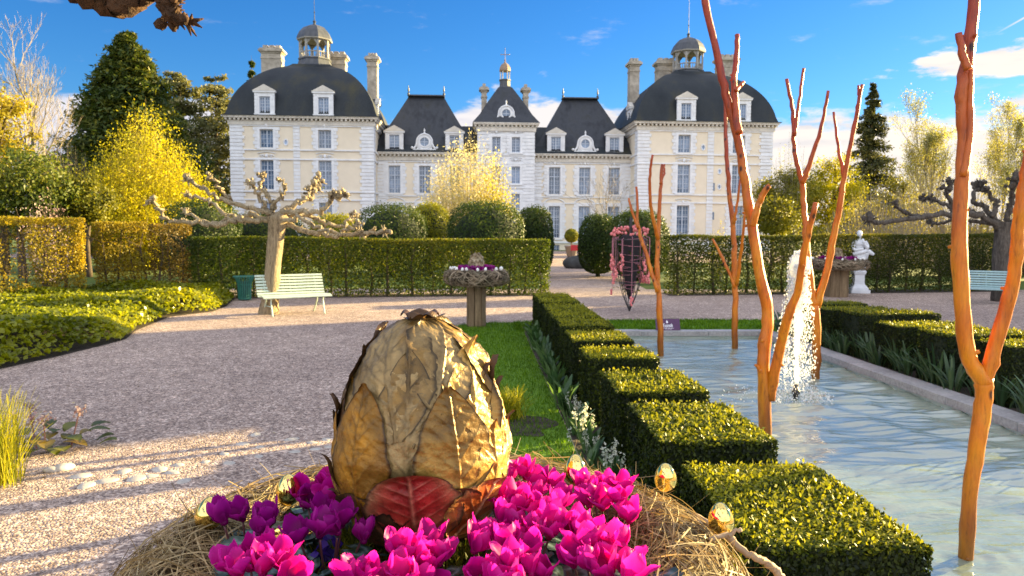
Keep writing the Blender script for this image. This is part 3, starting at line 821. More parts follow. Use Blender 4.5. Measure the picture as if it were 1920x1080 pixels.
M['grass'] = leaf_mat('grass_blades', (.06, .14, .005), (.11, .23, .008), (.20, .33, .014), .45, clump=2.5, spec=.2)
def in_poly(P, poly):
    x, y = P[:, 0], P[:, 1]; ins = np.zeros(len(P), bool); n = len(poly)
    for i in range(n):
        x0, y0 = poly[i]; x1, y1 = poly[(i+1) % n]
        c = ((y0 > y) != (y1 > y)) & (x < (x1-x0)*(y-y0)/(y1-y0+1e-12)+x0); ins ^= c
    return ins
def grass_patch(name, poly, n, h, w):
    poly = np.array(poly); lo, hi = poly.min(0), poly.max(0)
    P = rng.uniform(lo, hi, (int(n*1.6), 2)); P = P[in_poly(P, poly)][:n]
    k = len(P); B = np.concatenate([P, np.zeros((k, 1))], 1)
    hh = h*rng.uniform(.5, 1.25, k); d = rng.normal(0, .35, (k, 2))
    P1 = B + np.stack([d[:, 0]*hh*.3, d[:, 1]*hh*.3, hh*.6], 1); P2 = B + np.stack([d[:, 0]*hh, d[:, 1]*hh, hh], 1)
    mb = MB(); mb.ribbons(B, P1, P2, w, seg=2); return tag(mb.build(name, M['grass']), kind='stuff')
grass_patch('grass', LAWN, 26000, .04, .007)
grass_patch('grass', [(.67, 13.47), (6.6, 13.47), (6.6, 15.25), (5.0, 15.45), (2.0, 15.3), (.67, 15.0)], 14000, .045, .012)

# ------------------------------------------------------------------ clipped box blocks beside the pool
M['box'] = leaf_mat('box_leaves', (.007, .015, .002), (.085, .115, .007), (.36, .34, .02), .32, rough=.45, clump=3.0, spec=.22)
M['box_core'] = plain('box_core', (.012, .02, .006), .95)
def box_surface(n, sx, sy, sz, top_w=1.0):
    A = np.array([sx*sy*top_w, sy*sz, sy*sz, sx*sz, sx*sz]); f = rng.choice(5, n, p=A/A.sum())
    u, v = rng.uniform(-.5, .5, (2, n)); P = np.zeros((n, 3)); Nn = np.zeros((n, 3))
    k = f == 0; P[k] = np.stack([u[k]*sx, v[k]*sy, np.full(k.sum(), sz)], 1); Nn[k] = (0, 0, 1)
    for q, s in ((1, -1), (2, 1)):
        k = f == q; P[k] = np.stack([np.full(k.sum(), s*sx/2), u[k]*sy, (v[k]+.5)*sz], 1); Nn[k] = (s, 0, 0)
    for q, s in ((3, -1), (4, 1)):
        k = f == q; P[k] = np.stack([u[k]*sx, np.full(k.sum(), s*sy/2), (v[k]+.5)*sz], 1); Nn[k] = (0, s, 0)
    return P, Nn
def block_mesh(sx, sy, sz, n, L, wob, seed):
    mb = MB()
    P, Nn = box_surface(n, sx, sy, sz, 1.35)
    w = vnoise(P, 5.5, seed)[:, None]*wob
    depth = np.abs(rng.normal(0, .012, (n, 1)))
    Pn = P + Nn*(w - depth)
    NN = Nn*1.0 + rng.normal(0, .5, (n, 3))*np.where(Nn[:, 2:] > .5, 1.0, .7)
    R = np.clip(.05 + .09*rng.standard_normal(n) + (.55+.14*rng.standard_normal(n))*(Nn[:, 2] > .5) - 5*depth[:, 0] + .18*vnoise(P, 7, seed+2), 0, 1)  # light put into leaf colour: tops brightened, sides darkened as if in shade
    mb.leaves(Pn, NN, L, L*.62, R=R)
    k = n//45                                         # stray shoots on the top
    T = np.stack([rng.uniform(-.48, .48, k)*sx, rng.uniform(-.48, .48, k)*sy, np.full(k, sz)+rng.uniform(.0, .035, k)], 1)
    mb.leaves(T, rng.normal(0, 1, (k, 3)), L*1.1, L*.6, up=2, R=np.full(k, .9))
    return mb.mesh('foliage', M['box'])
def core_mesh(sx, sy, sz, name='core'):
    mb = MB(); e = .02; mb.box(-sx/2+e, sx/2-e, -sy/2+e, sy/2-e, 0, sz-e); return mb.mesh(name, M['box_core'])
BH = .65
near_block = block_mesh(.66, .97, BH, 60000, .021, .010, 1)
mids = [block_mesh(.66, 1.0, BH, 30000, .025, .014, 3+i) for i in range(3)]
coreL = core_mesh(.66, .97, BH)
blocks = [(2.6, 1.0), (4.05, .92), (5.3, .84), (6.8, .68), (7.95, .82), (9.15, .82), (10.15, .8), (11.2, .85), (12.35, .8), (13.45, .8)]
ords = ['nearest', 'second', 'third', 'fourth', 'fifth', 'sixth', 'seventh', 'eighth', 'ninth', 'farthest']
for i, (y0, ln) in enumerate(blocks):
    t = thing('clipped_box_block', f'flat-topped clipped box block left of the pool, {ords[i]} from the camera in its row', 'hedge block', (1.335, y0+ln/2, 0), 0, 'clipped box blocks along the left pool edge')
    me = near_block if i == 0 else mids[i % 3]
    o = link('foliage', me, t, (0, 0, 0), (0, 0, PI if i % 2 else 0), (1, ln/.97, 1+rng.uniform(-.012, .012)))
    link('core', coreL, t, (0, 0, 0), None, (1, ln/.97, 1))
rb = [block_mesh(1.2, .62, .62, 21000, .027, .016, 13+i) for i in range(2)]
coreR = core_mesh(1.2, .62, .62)
ordr = ['nearest', 'second', 'third', 'fourth', 'fifth', 'farthest']
for i, y0 in enumerate((7.35, 8.4, 9.45, 10.45, 11.45, 12.5)):
    t = thing('clipped_box_block', f'flat-topped clipped box block right of the pool, {ordr[i]} from the camera in its row', 'hedge block', (6.1, y0+.39, 0), 0, 'clipped box blocks along the right pool edge')
    hs_ = 1+.06*math.sin(i*2.3+.6); link('foliage', rb[i % 2], t, (0, 0, 0), (0, 0, PI if i % 2 else 0), (1, 1, hs_)); link('core', coreR, t, None, None, (1, 1, hs_))

# ------------------------------------------------------------------ tall clipped hornbeam hedges
M['hedge_gold'] = leaf_mat('golden_hedge', (.12, .085, .010), (.34, .265, .016), (.58, .48, .03), .45, (1.25, 1.1, .5), clump=1.2)
M['hedge_green'] = leaf_mat('green_hedge', (.022, .05, .004), (.085, .115, .008), (.26, .23, .016), .5, clump=.9)
M['hedge_dark'] = leaf_mat('dark_hedge', (.012, .032, .004), (.03, .062, .006), (.10, .12, .010), .35, clump=.8)
M['hedge_mix'] = leaf_mat('olive_hedge', (.02, .042, .004), (.075, .095, .008), (.24, .20, .02), .5, clump=.7)
M['hedge_brown'] = leaf_mat('brown_hedge', (.08, .05, .012), (.20, .135, .018), (.36, .25, .03), .4, clump=1.2)
M['hedge_twig'] = surf_mat('hedge_stem', (.045, .032, .02), (.10, .075, .05), 6, .9, .4, .01)
poly_sheet('hedge_bed', [(-8.2, 20.1), (2.1, 21.45), (2.1, 22.5), (-8.2, 21.2)], .006, M['soil'])
poly_sheet('hedge_bed', [(5.5, 21.4), (17.6, 23.4), (17.5, 24.6), (5.5, 22.6)], .006, M['soil'])
def hedge(label, A, B, h, thick, n, mat, L=.06, stem=.55, twig=None, hB=None, group='tall clipped hornbeam hedges', low_thin=.75, holes=-.62):
    A = np.array(A, float); B = np.array(B, float); d = B-A; ln = np.linalg.norm(d); hB = hB or h
    t = thing('clipped_hedge', label, 'hedge', (A[0], A[1], 0), math.atan2(d[1], d[0]), group)
    mb = MB()
    ns = int(n*.8)
    P, Nn = box_surface(ns, ln, thick, 1.0, .8); P[:, 0] += ln/2
    hh = h + (hB-h)*P[:, 0]/ln
    P[:, 2] *= hh
    w = vnoise(P, 1.6, int(ln*10))[:, None]*.06
    dep = np.abs(rng.normal(0, .07, (ns, 1)))
    P = P + Nn*(w-dep)
    keep = rng.uniform(0, 1, ns) < np.clip(.35 + .65*(P[:, 2]/.9), low_thin, 1)
    keep &= (vnoise(P*np.array((1, .3, .6)), 2.6, 7) > holes) | (P[:, 2] > h*.86)
    P, Nn = P[keep], Nn[keep]
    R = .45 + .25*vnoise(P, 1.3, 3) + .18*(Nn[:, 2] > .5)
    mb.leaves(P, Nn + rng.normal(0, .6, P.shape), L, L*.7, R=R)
    k = n//5
    P = np.stack([rng.uniform(0, ln, k), rng.uniform(-.42, .42, k)*thick, rng.uniform(.05, .95, k)*h], 1)
    mb.leaves(P, rng.normal(0, 1, P.shape), L, L*.7, R=np.full(k, .3))
    mb.build('foliage', mat, t)
    st = MB(); x = rng.uniform(.1, .3)
    while x < ln:
        z1 = h*rng.uniform(.8, .97); y0 = rng.uniform(-.25, .25)*thick
        pts = smooth_path([(x, y0, 0), (x+rng.normal(0, .03), y0, z1*.35), (x+rng.normal(0, .06), y0+rng.normal(0, .05), z1*.7), (x+rng.normal(0, .1), y0, z1)], 4)
        st.tube(pts, np.linspace(.04, .012, len(pts))*rng.uniform(.7, 1.3), 5)
        for q in range(7):
            i = rng.integers(3, len(pts)); p = pts[i]
            e = p + np.array((rng.normal(0, .28), rng.choice((-1, 1))*thick*.45, rng.uniform(.05, .35)))
            st.tube([p, (p+e)/2+rng.normal(0, .03, 3), e], [.012, .008, .004], 4)
        x += stem*rng.uniform(.7, 1.35)
    st.build('stems', M['hedge_twig'], t)
    return t
hedge('long clipped hornbeam hedge behind the sunlit bench and the bin', (-7.8, 20.7), (2.0, 22.0), 1.66, .8, 44000, M['hedge_green'], .06, hB=1.62)
hedge('long clipped hornbeam hedge to the right of the gravel path, behind the statue', (5.6, 22.0), (17.3, 24.0), 1.74, .8, 56000, M['hedge_mix'], .06, hB=1.86)
hedge('tall golden brown hedge section filling the left edge of the photo', (-15.2, 14.6), (-9.85, 18.95), 2.24, .9, 40000, M['hedge_gold'], .055, hB=2.10, holes=-.22, stem=.4)
hedge('golden hedge section between the two left archways', (-9.66, 19.3), (-8.84, 20.02), 2.04, .8, 8500, M['hedge_gold'], .055, holes=-.22, stem=.3)
hedge('narrow brown hedge section next to the corner with the green hedge', (-8.70, 20.2), (-8.02, 20.85), 1.97, .7, 5200, M['hedge_brown'], .055, holes=-.2, stem=.28)
# ------------------------------------------------------------------ trees and shrubs beyond the hedges
M['bark_grey'] = surf_mat('grey_bark', (.09, .075, .06), (.22, .19, .15), 6, .9, .5, .03, stretch=(3, 3, .6))
M['bark_pale'] = surf_mat('pale_twig_bark', (.20, .16, .11), (.36, .30, .22), 6, .85, .3, .02, stretch=(3, 3, .6))
M['bark_brown'] = surf_mat('brown_bark', (.045, .032, .022), (.12, .09, .06), 5, .9, .5, .03, stretch=(3, 3, .6))
M['gold_twig'] = plain('golden_twig', (.30, .22, .03), .7)
M['yellow_leaf'] = leaf_mat('spring_yellow_leaves', (.22, .22, .006), (.48, .44, .008), (.72, .64, .02), .5, (1.2, 1.1, .4), clump=.5)
M['olive_leaf'] = leaf_mat('olive_leaves', (.08, .085, .008), (.22, .21, .014), (.42, .36, .03), .45, clump=.5)
M['conifer'] = leaf_mat('conifer_needles', (.02, .042, .010), (.06, .095, .018), (.24, .22, .022), .35, clump=.35)
M['spruce'] = leaf_mat('spruce_needles', (.03, .04, .016), (.07, .08, .026), (.20, .17, .035), .3, clump=.35)
M['cedar'] = leaf_mat('cedar_needles', (.10, .115, .055), (.20, .20, .085), (.36, .31, .12), .35, clump=.3)
M['evergreen'] = leaf_mat('evergreen_leaves', (.03, .06, .006), (.10, .13, .010), (.32, .27, .02), .35, clump=.45)
M['amber_leaf'] = leaf_mat('amber_leaves', (.16, .13, .01), (.38, .31, .020), (.58, .48, .03), .45, clump=.5)
M['blossom'] = leaf_mat('white_blossom', (.48, .42, .20), (.72, .64, .36), (.85, .80, .58), .45, (1.05, 1.0, .8), clump=.7)
M['pink_blossom'] = leaf_mat('pink_blossom', (.42, .22, .20), (.68, .46, .42), (.82, .68, .62), .4, (1.05, .95, .9), clump=.9)
M['bud'] = leaf_mat('opening_buds', (.20, .19, .05), (.38, .36, .10), (.55, .52, .20), .5, clump=.6)
M['topiary'] = leaf_mat('topiary_leaves', (.018, .042, .006), (.05, .085, .009), (.13, .15, .014), .35, clump=.8)
M['topiary_gold'] = leaf_mat('yellow_topiary_leaves', (.08, .10, .006), (.26, .26, .010), (.50, .45, .014), .4, clump=.8)  # yellow is the leaves' own colour

def unit(v): return v/(np.linalg.norm(v)+1e-9)
def branching(h, r0, levels=4, kids=(5, 5, 4), spread=.75, up=.35, first=.28, lens=(.55, .6, .6), seed=0, lean=0.0, crook=.12, twig_w=.010):
    """returns (trunk MB, twig MB, tip points) of a bare branching tree"""
    r = np.random.default_rng(seed)
    tr, tw = MB(), MB(); tips = []; P0, P1, P2 = [], [], []
    def grow(p, d, L, rad, lev):
        n = 5; pts = [p]; dd = d.copy()
        for i in range(n):
            dd = unit(dd + r.normal(0, crook, 3) + np.array((0, 0, .05*up*lev))); pts.append(pts[-1] + dd*L/n)
        pts = np.array(pts); rr = np.linspace(rad, rad*.45, n+1)
        if lev >= levels:
            P0.append(pts[0]); P1.append(pts[2]*1.0 + r.normal(0, L*.04, 3)); P2.append(pts[-1]); tips.extend([pts[-1], pts[3], pts[4]]); return
        (tr if lev <= 1 else tw).tube(pts, rr, 7 if lev == 0 else (5 if lev == 1 else 3), cap=False)
        k = kids[min(lev, len(kids)-1)]
        for j in range(k):
            t = (first if lev == 0 else .25) + (1-(first if lev == 0 else .25))*(j+.6)/k
            i = min(int(t*n), n-1); f = t*n-i; q = pts[i]*(1-f) + pts[min(i+1, n)]*f
            az = j*2.4 + r.uniform(-.5, .5) + lev
            axis = unit(pts[min(i+1, n)]-pts[i]); s1 = unit(np.cross(axis, (0.13, .2, 1) if abs(axis[2]) < .95 else (1, 0, .1))); s2 = np.cross(axis, s1)
            sp = spread*r.uniform(.7, 1.2)
            nd = unit(axis*math.cos(sp) + (s1*math.cos(az)+s2*math.sin(az))*math.sin(sp) + np.array((0, 0, up*.35)))
            grow(q, nd, L*lens[min(lev, len(lens)-1)]*r.uniform(.75, 1.15)*(1.0 if lev else (1.15-.5*t)), rr[i]*.6, lev+1)
        grow(pts[-1], unit(pts[-1]-pts[-2]), L*.45, rad*.4, lev+1)
    grow(np.zeros(3), unit(np.array((lean, 0, 1.0))), h*.62, r0, 0)
    if P0: tw.ribbons(np.array(P0), np.array(P1), np.array(P2), twig_w, seg=3)
    return tr, tw, np.array(tips)

def bare_tree(name, label, cat, px, Y, top, mat_t, mat_tw, leaf=None, leaf_n=2, L=.08, group=None, r0=None, **kw):
    b = at(px, 437, Y=Y); h = at(px, top, Y=Y).z
    t = thing(name, label, cat, (b.x, Y, 0), rng.uniform(0, 6), group)
    tr, tw, tips = branching(1.0, (r0 or .02*h)/h, twig_w=kw.pop('twig_w', .02)/h, **kw)
    zt = tips[:, 2].max(); s = h/zt
    for m in (tr, tw): m.V = [v*s for v in m.V]
    tr.build('trunk', mat_t, t, True)
    tw.build('branches', mat_tw, t)
    if leaf is not None:
        P = np.repeat(tips*s, leaf_n, 0); P = P + rng.normal(0, .016*h, P.shape)
        mb = MB(); mb.leaves(P, rng.normal(0, 1, P.shape), L, L*.6, up=.5); mb.build('crown', leaf, t)
    return t

def clump_points(n, c, rx, ry, rz, nclump, csize, seed, hollow=.45):
    r = np.random.default_rng(seed)
    d = r.standard_normal((nclump, 3)); d /= np.linalg.norm(d, axis=1)[:, None]
    rad = hollow + (1-hollow)*r.uniform(0, 1, nclump)**.5
    C = d*rad[:, None]*np.array((rx, ry, rz))
    k = r.integers(0, nclump, n)
    sz = csize*r.uniform(.5, 1.3, nclump)
    off = r.standard_normal((n, 3))*sz[k][:, None]*np.array((1, 1, .75))
    br = r.uniform(-.18, .22, nclump)
    return np.array(c) + C[k] + off, unit_rows(C[k]/np.array((rx, ry, rz)) + .6*off/sz[k][:, None] + np.array((0, 0, .3))), br[k]
def unit_rows(v): return v/(np.linalg.norm(v, axis=1)[:, None]+1e-9)

def leafy(name, label, cat, px, Y, top, half, mat, n=9000, L=.16, bottom=None, bark=None, group=None, nclump=60, csize=None, upright=0.0, shape='egg', sink=None):
    b = at(px, 437, Y=Y); h = at(px, top, Y=Y).z; w = half/F_PX*Y
    z0 = at(px, bottom, Y=Y).z if bottom else .1*h
    t = thing(name, label, cat, (b.x, Y, 0), rng.uniform(0, 6), group)
    trk = MB(); trk.tube(smooth_path([(0, 0, -.1), (.05, .02, h*.3), (-.06, .05, h*.6), (0, 0, h*.9)], 4), np.linspace(.025*h+.03, .01*h, 13), 8, lump=.05)
    for i in range(9):
        a = i*2.4; zz = h*(.25+.06*i); trk.tube(smooth_path([(0, 0, zz), (.45*w*math.cos(a), .45*w*math.sin(a), zz+.14*h), (.8*w*math.cos(a), .8*w*math.sin(a), zz+.2*h)], 3), np.linspace(.012*h, .003*h, 7), 5)
    trk.build('trunk', bark or M['bark_brown'], t, True)
    c = (z0+h)/2; rz = (h-z0)/2
    P, Nn, br = clump_points(n, (0, 0, c), w*.86, w*.86, rz*.88, nclump, csize or .17*w, int(px+Y*7))
    if shape == 'cone':
        f = np.clip(1.06-(P[:, 2]-z0)/(h-z0), .03, 1); P[:, :2] *= (f*1.35)[:, None]
    if shape == 'flame':
        f = np.clip(1.25-(P[:, 2]-z0)/(h-z0), .2, 1.05); P[:, :2] *= f[:, None]
    P = P[P[:, 2] > .05]; br = br[:len(P)]; Nn = Nn[:len(P)]
    mb = MB(); mb.leaves(P, Nn + rng.normal(0, .7, P.shape), L, L*.55, up=upright, R=np.clip(.45+br+.22*vnoise(P, 2/w, 3), 0, 1))
    mb.build('crown', mat, t)
    return t

def twiggy_leaf_tree(name, label, cat, px, Y, top, half, mat, n_shoot, L, seed=0, base=None, wsh=.03, leaf_per=7, group=None, bark=None, spread=1.0, peak=False):
    """shrub of many upright shoots carrying small leaves (willow, forsythia, hazel)"""
    b = at(px, 437, Y=Y); h = at(px, top, Y=Y).z; w = half/F_PX*Y; r = np.random.default_rng(seed)
    t = thing(name, label, cat, (b.x, Y, 0), 0, group)
    a = r.uniform(0, 2*PI, n_shoot); rad = np.sqrt(r.uniform(0, 1, n_shoot))
    prof = np.clip(1-.92*rad**1.15, 0, 1) if peak else np.sqrt(np.clip(1-.96*rad**2, 0, 1))
    z1 = h*(.22+.78*prof*r.uniform(.6, 1.0, n_shoot)); 
    P0 = np.stack([np.cos(a)*rad*w*.25, np.sin(a)*rad*w*.25, np.zeros(n_shoot)], 1)
    P2 = np.stack([np.cos(a)*rad*w*spread, np.sin(a)*rad*w*spread, z1], 1)
    P1 = P0*.3 + P2*.7; P1[:, 2] = z1*.35
    mb = MB(); mb.ribbons(P0, P1, P2, wsh, seg=5); mb.build('stems', bark or M['bark_pale'], t)
    tt = r.uniform(.25, 1.03, (n_shoot, leaf_per))[..., None]
    Q = ((1-tt)**2*P0[:, None] + 2*tt*(1-tt)*P1[:, None] + tt**2*P2[:, None]).reshape(-1, 3) + r.normal(0, .028*h, (n_shoot*leaf_per, 3))
    Q = Q[Q[:, 2] > .05]
    lf = MB(); lf.leaves(Q, r.normal(0, 1, Q.shape), L, L*.5, up=1.0, R=np.clip(.5+.3*vnoise(Q, 2.2/w, 5), 0, 1)); lf.build('crown', mat, t)
    return t

def conifer(name, label, px, Y, top, half, mat, tiers=26, per=9, L=.5, droop=.25, z0=1.0, power=.85, seed=0, narrow=False, group=None):
    b = at(px, 437, Y=Y); h = at(px, top, Y=Y).z; w = half/F_PX*Y; r = np.random.default_rng(seed)
    t = thing(name, label, 'tree', (b.x, Y, 0), 0, group)
    k = MB(); k.tube([(0, 0, -.1), (0, 0, h*.5), (0, 0, h)], [.022*h, .013*h, .01], 8); 
    lf = MB(); PP, NN, RR = [], [], []
    for i in range(tiers):
        z = z0 + (h-z0)*(i/tiers)**.92
        R = w*(1-(z-z0)/(h-z0+.01))**power*r.uniform(.82, 1.12) + .04*w
        m = max(4, int(per*(R/w)**.5)+2)
        for j in range(m):
            a = r.uniform(0, 2*PI); RR_ = R*r.uniform(.7, 1.1)
            s = np.linspace(.12, 1, 16)
            e = np.stack([np.cos(a)*RR_*s, np.sin(a)*RR_*s, z - droop*RR_*s**1.6 + .10*RR_*s**3 + r.uniform(-.5, .5)*(h-z0)/tiers], 1)
            if j % 3 == 0: k.tube(e[::5], [.012*h*.25, .006*h*.25, .003*h*.25, .002*h*.25][:len(e[::5])], 3, cap=False)
            reps = 7
            Q = np.repeat(e, reps, 0); wd = .20*RR_*np.repeat(np.sin(s*2.6)+.25, reps)
            Q = Q + np.stack([-np.sin(a)*r.normal(0, 1, len(Q))*wd, np.cos(a)*r.normal(0, 1, len(Q))*wd, r.normal(0, .045*R+.05, len(Q))], 1)
            PP.append(Q); NN.append(np.tile((.35*np.cos(a), .35*np.sin(a), .8), (len(Q), 1)) + r.normal(0, .6, Q.shape)); RR.append(np.full(len(Q), .42) + r.uniform(-.15, .15) + np.repeat(s, reps)*.25-.1)
    P = np.concatenate(PP); lf.leaves(P, np.concatenate(NN), L, L*.38, R=np.concatenate(RR))
    k.build('trunk', M['bark_brown'], t, True); lf.build('crown', mat, t)
    return t

# left of the castle
bare_tree('bare_tree', 'tall bare deciduous tree with pale fine twigs against the left sky', 'tree', 58, 46, 4, M['bark_grey'], M['bark_pale'], levels=5, kids=(8, 5, 4, 3), spread=.56, up=.5, first=.2, lens=(.56, .6, .58, .55), seed=4, twig_w=.016, r0=.2)
conifer('conifer_tree', 'dark green broad conifer standing behind the yellow tree', 250, 60, 60, 178, M['conifer'], 60, 28, .46, .14, 1.0, .86, seed=3)
conifer('cedar_tree', 'grey green cedar with layered branches left of the castle, the one nearer the conifer', 345, 84, 132, 100, M['cedar'], 13, 10, .55, -.04, 3.0, .5, seed=8)
conifer('cedar_tree', 'grey green cedar with layered branches touching the left edge of the castle', 410, 90, 138, 70, M['cedar'], 12, 9, .55, -.04, 3.0, .45, seed=9)
conifer('cedar_tree', 'dark conifer top showing behind the left chimney of the castle', 478, 125, 104, 30, M['conifer'], 14, 7, .8, .1, 4.0, .7, seed=12)
twiggy_leaf_tree('yellow_tree', 'bright yellow spring tree glowing in the sun left of the castle', 'tree', 278, 36, 168, 130, M['yellow_leaf'], 2300, .12, 3, leaf_per=34, wsh=.012, peak=True, spread=1.12, bark=M['gold_twig'])
leafy('evergreen_tree', 'amber and green leafy tree cut off by the left edge of the photo', 'tree', 5, 31, 150, 70, M['amber_leaf'], 7000, .14, 330, nclump=70)
leafy('evergreen_shrub', 'dark olive shrub under the amber tree at the left edge', 'shrub', 40, 29, 268, 110, M['evergreen'], 12000, .14, 425, nclump=80)
leafy('evergreen_shrub', 'deep green shrub between the pink blossom and the yellow tree', 'shrub', 165, 30, 322, 50, M['olive_leaf'], 8000, .12, 430)
twiggy_leaf_tree('bare_shrub', 'brown twiggy shrub under the bare tree left of the yellow tree', 'shrub', 120, 34, 245, 80, M['olive_leaf'], 420, .09, 5, leaf_per=5, wsh=.022, bark=M['bark_grey'])
twiggy_leaf_tree('blossom_shrub', 'pale pink blossoming shrub behind the left golden hedge', 'shrub', 88, 24, 352, 48, M['pink_blossom'], 150, .08, 6, leaf_per=9, wsh=.012, bark=M['bark_brown'])
# clipped mounds between the hedge and the castle
def mound(label, px, Y, top, half, mat, n=11000, L=.085, gold=False, group='rounded clipped shrubs behind the long hedges', z_bottom=.15, flat=3.0):
    b = at(px, 437, Y=Y); h = at(px, top, Y=Y).z; w = half/F_PX*Y
    t = thing('clipped_shrub', label, 'shrub', (b.x, Y, 0), 0, group)
    d = rng.standard_normal((n, 3)); d /= np.linalg.norm(d, axis=1)[:, None]
    k = (np.abs(d)**flat).sum(1)**(1/flat)
    S = d/k[:, None]
    Pz = z_bottom + (S[:, 2]+1)/2*(h-z_bottom)
    wob = 1+.035*vnoise(S*2, 2.2, int(px))
    P = np.stack([S[:, 0]*w*wob, S[:, 1]*w*wob, Pz], 1)*(1+rng.normal(-.02, .032, (n, 1)))
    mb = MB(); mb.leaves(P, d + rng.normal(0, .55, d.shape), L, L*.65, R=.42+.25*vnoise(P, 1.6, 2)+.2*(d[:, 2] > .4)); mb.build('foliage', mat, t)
    c = MB(); c.ball((0, 0, (h+z_bottom)/2), 1, 16, sq=(w*.88, w*.88, (h-z_bottom)*.44)); c.tube([(0, 0, 0), (0, 0, .5*h)], [.1, .08], 6); c.build('stems', M['box_core'], t)
    return t
mound('dark green rounded clipped shrub left of the yellow one, above the long hedge', 733, 31, 386, 66, M['topiary'])
mound('yellow rounded clipped shrub squeezed between two green ones', 806, 33, 384, 38, M['topiary_gold'])
mound('widest dark green clipped shrub, centred below the blossoming tree', 911, 29, 381, 70, M['topiary'], 14000)
mound('bright green clipped shrub at the right end of the left group, beside the path', 1002, 31, 391, 35, M['topiary'])
mound('dark clipped shrub at the left of the pair right of the path', 1122, 31, 405, 36, M['topiary'])
mound('dark tall clipped shrub behind the pink bead sculpture', 1196, 28, 398, 54, M['topiary'], 13000)
mound('low golden clipped shrub behind the pollarded tree at left', 628, 33, 404, 46, M['topiary_gold'])
mound('dark rounded shrub behind the long left branch of the pollarded tree', 378, 27, 378, 66, M['topiary'])
mound('dark low shrub hidden behind the pollarded trunk', 500, 30, 402, 70, M['topiary'])
# in front of the castle
twiggy_leaf_tree('blossoming_tree', 'airy cream and yellow blossoming tree in front of the castle centre', 'tree', 878, 48, 245, 86, M['blossom'], 700, .17, 8, leaf_per=18, wsh=.016, bark=M['gold_twig'])
twiggy_leaf_tree('golden_tree', 'golden leaved young tree overlapping the right side of the blossoming tree', 'tree', 925, 47, 280, 44, M['yellow_leaf'], 260, .15, 9, leaf_per=14, wsh=.016, bark=M['gold_twig'])
bare_tree('bare_shrub', 'bare pinkish twiggy shrub in front of the right castle wing', 'shrub', 1150, 42, 296, M['bark_pale'], M['bark_pale'], levels=3, kids=(9, 6, 5), spread=.62, up=.2, first=.05, lens=(.8, .6, .55), seed=21, twig_w=.016, r0=.05)
twiggy_leaf_tree('young_shrub', 'thin yellow shrub poking up behind the pollarded tree', 'shrub', 612, 31, 338, 24, M['yellow_leaf'], 40, .09, 14, leaf_per=8, wsh=.014)
twiggy_leaf_tree('yellow_shrub', 'small bright yellow bush showing over the right hedge in front of the castle', 'shrub', 1348, 28, 412, 22, M['yellow_leaf'], 90, .07, 15, leaf_per=12, wsh=.012)
twiggy_leaf_tree('yellow_shrub', 'low pale shrub showing over the right hedge below the castle window', 'shrub', 1275, 27, 428, 34, M['olive_leaf'], 80, .07, 16, leaf_per=8, wsh=.012)
# right of the castle
conifer('spruce_tree', 'tall narrow dark spruce rising right of the castle', 1625, 74, 154, 86, M['spruce'], 34, 6, .38, .34, 1.0, .95, seed=31)
leafy('leafy_tree', 'olive green bushy tree just right of the castle', 'tree', 1475, 46, 312, 66, M['olive_leaf'], 16000, .15, 440, nclump=110)
twiggy_leaf_tree('budding_shrub', 'tall thin budding shrub right beside the castle wall', 'tree', 1478, 45, 238, 48, M['bud'], 130, .10, 33, leaf_per=7, wsh=.02)
leafy('leafy_tree', 'yellow green tree standing between the olive tree and the spruce', 'tree', 1562, 47, 290, 62, M['yellow_leaf'], 14000, .14, 440, nclump=110)
leafy('leafy_tree', 'dull olive tree filling the gap right of the spruce', 'tree', 1690, 52, 328, 70, M['olive_leaf'], 11000, .14, 440)
bare_tree('budding_tree', 'airy tree with opening buds to the left of the front right orange stem', 'tree', 1762, 48, 168, M['bark_grey'], M['bark_pale'], M['bud'], 3, .10, levels=4, kids=(8, 6, 4), spread=.42, up=.8, first=.12, seed=35, twig_w=.02, r0=.10)
bare_tree('budding_tree', 'airy tree with opening buds at the right edge above the dark pollard', 'tree', 1878, 47, 172, M['bark_grey'], M['bark_pale'], M['bud'], 3, .10, levels=4, kids=(8, 6, 4), spread=.42, up=.8, first=.12, seed=36, twig_w=.02, r0=.10)
twiggy_leaf_tree('willow_shrub', 'golden stemmed shrub behind the right hedge below the spruce', 'shrub', 1640, 31, 338, 100, M['amber_leaf'], 600, .09, 37, leaf_per=5, wsh=.022)
twiggy_leaf_tree('willow_shrub', 'golden stemmed shrub behind the dark pollarded tree', 'shrub', 1800, 32, 318, 110, M['amber_leaf'], 700, .09, 38, leaf_per=5, wsh=.022)
twiggy_leaf_tree('willow_shrub', 'golden stemmed shrub beyond the right edge of the hedge', 'shrub', 1945, 33, 318, 80, M['amber_leaf'], 500, .09, 39, leaf_per=5, wsh=.022)
leafy('evergreen_shrub', 'dark green shrub behind the hedge right of the castle corner', 'shrub', 1450, 33, 372, 55, M['olive_leaf'], 9000, .11, 445)
twiggy_leaf_tree('bare_shrub', 'tan twiggy shrub low between the spruce and the budding trees', 'shrub', 1720, 40, 290, 60, M['bud'], 300, .08, 40, leaf_per=4, wsh=.022)
# distant woodland
mb = MB()
for sx, x0, x1 in ((0, -260, -48), (1, 50, 320)):
    k = 16000; x = rng.uniform(x0, x1, k); zc = 4.5+2.5*vnoise(np.stack([x, x*.3], -1), .05, 6)+2*vnoise(np.stack([x, x*.3], -1), .3, 8)
    P = np.stack([x, 165+rng.normal(0, 5, k), rng.uniform(0, 1, k)**.7*zc], 1); mb.leaves(P, rng.normal(0, 1, P.shape)+np.array((0, -1, .3)), 1.1, .8)
tag(mb.build('distant_woodland', M['olive_leaf']), 'low strip of hazy distant woodland on the horizon', 'woodland', kind='stuff')

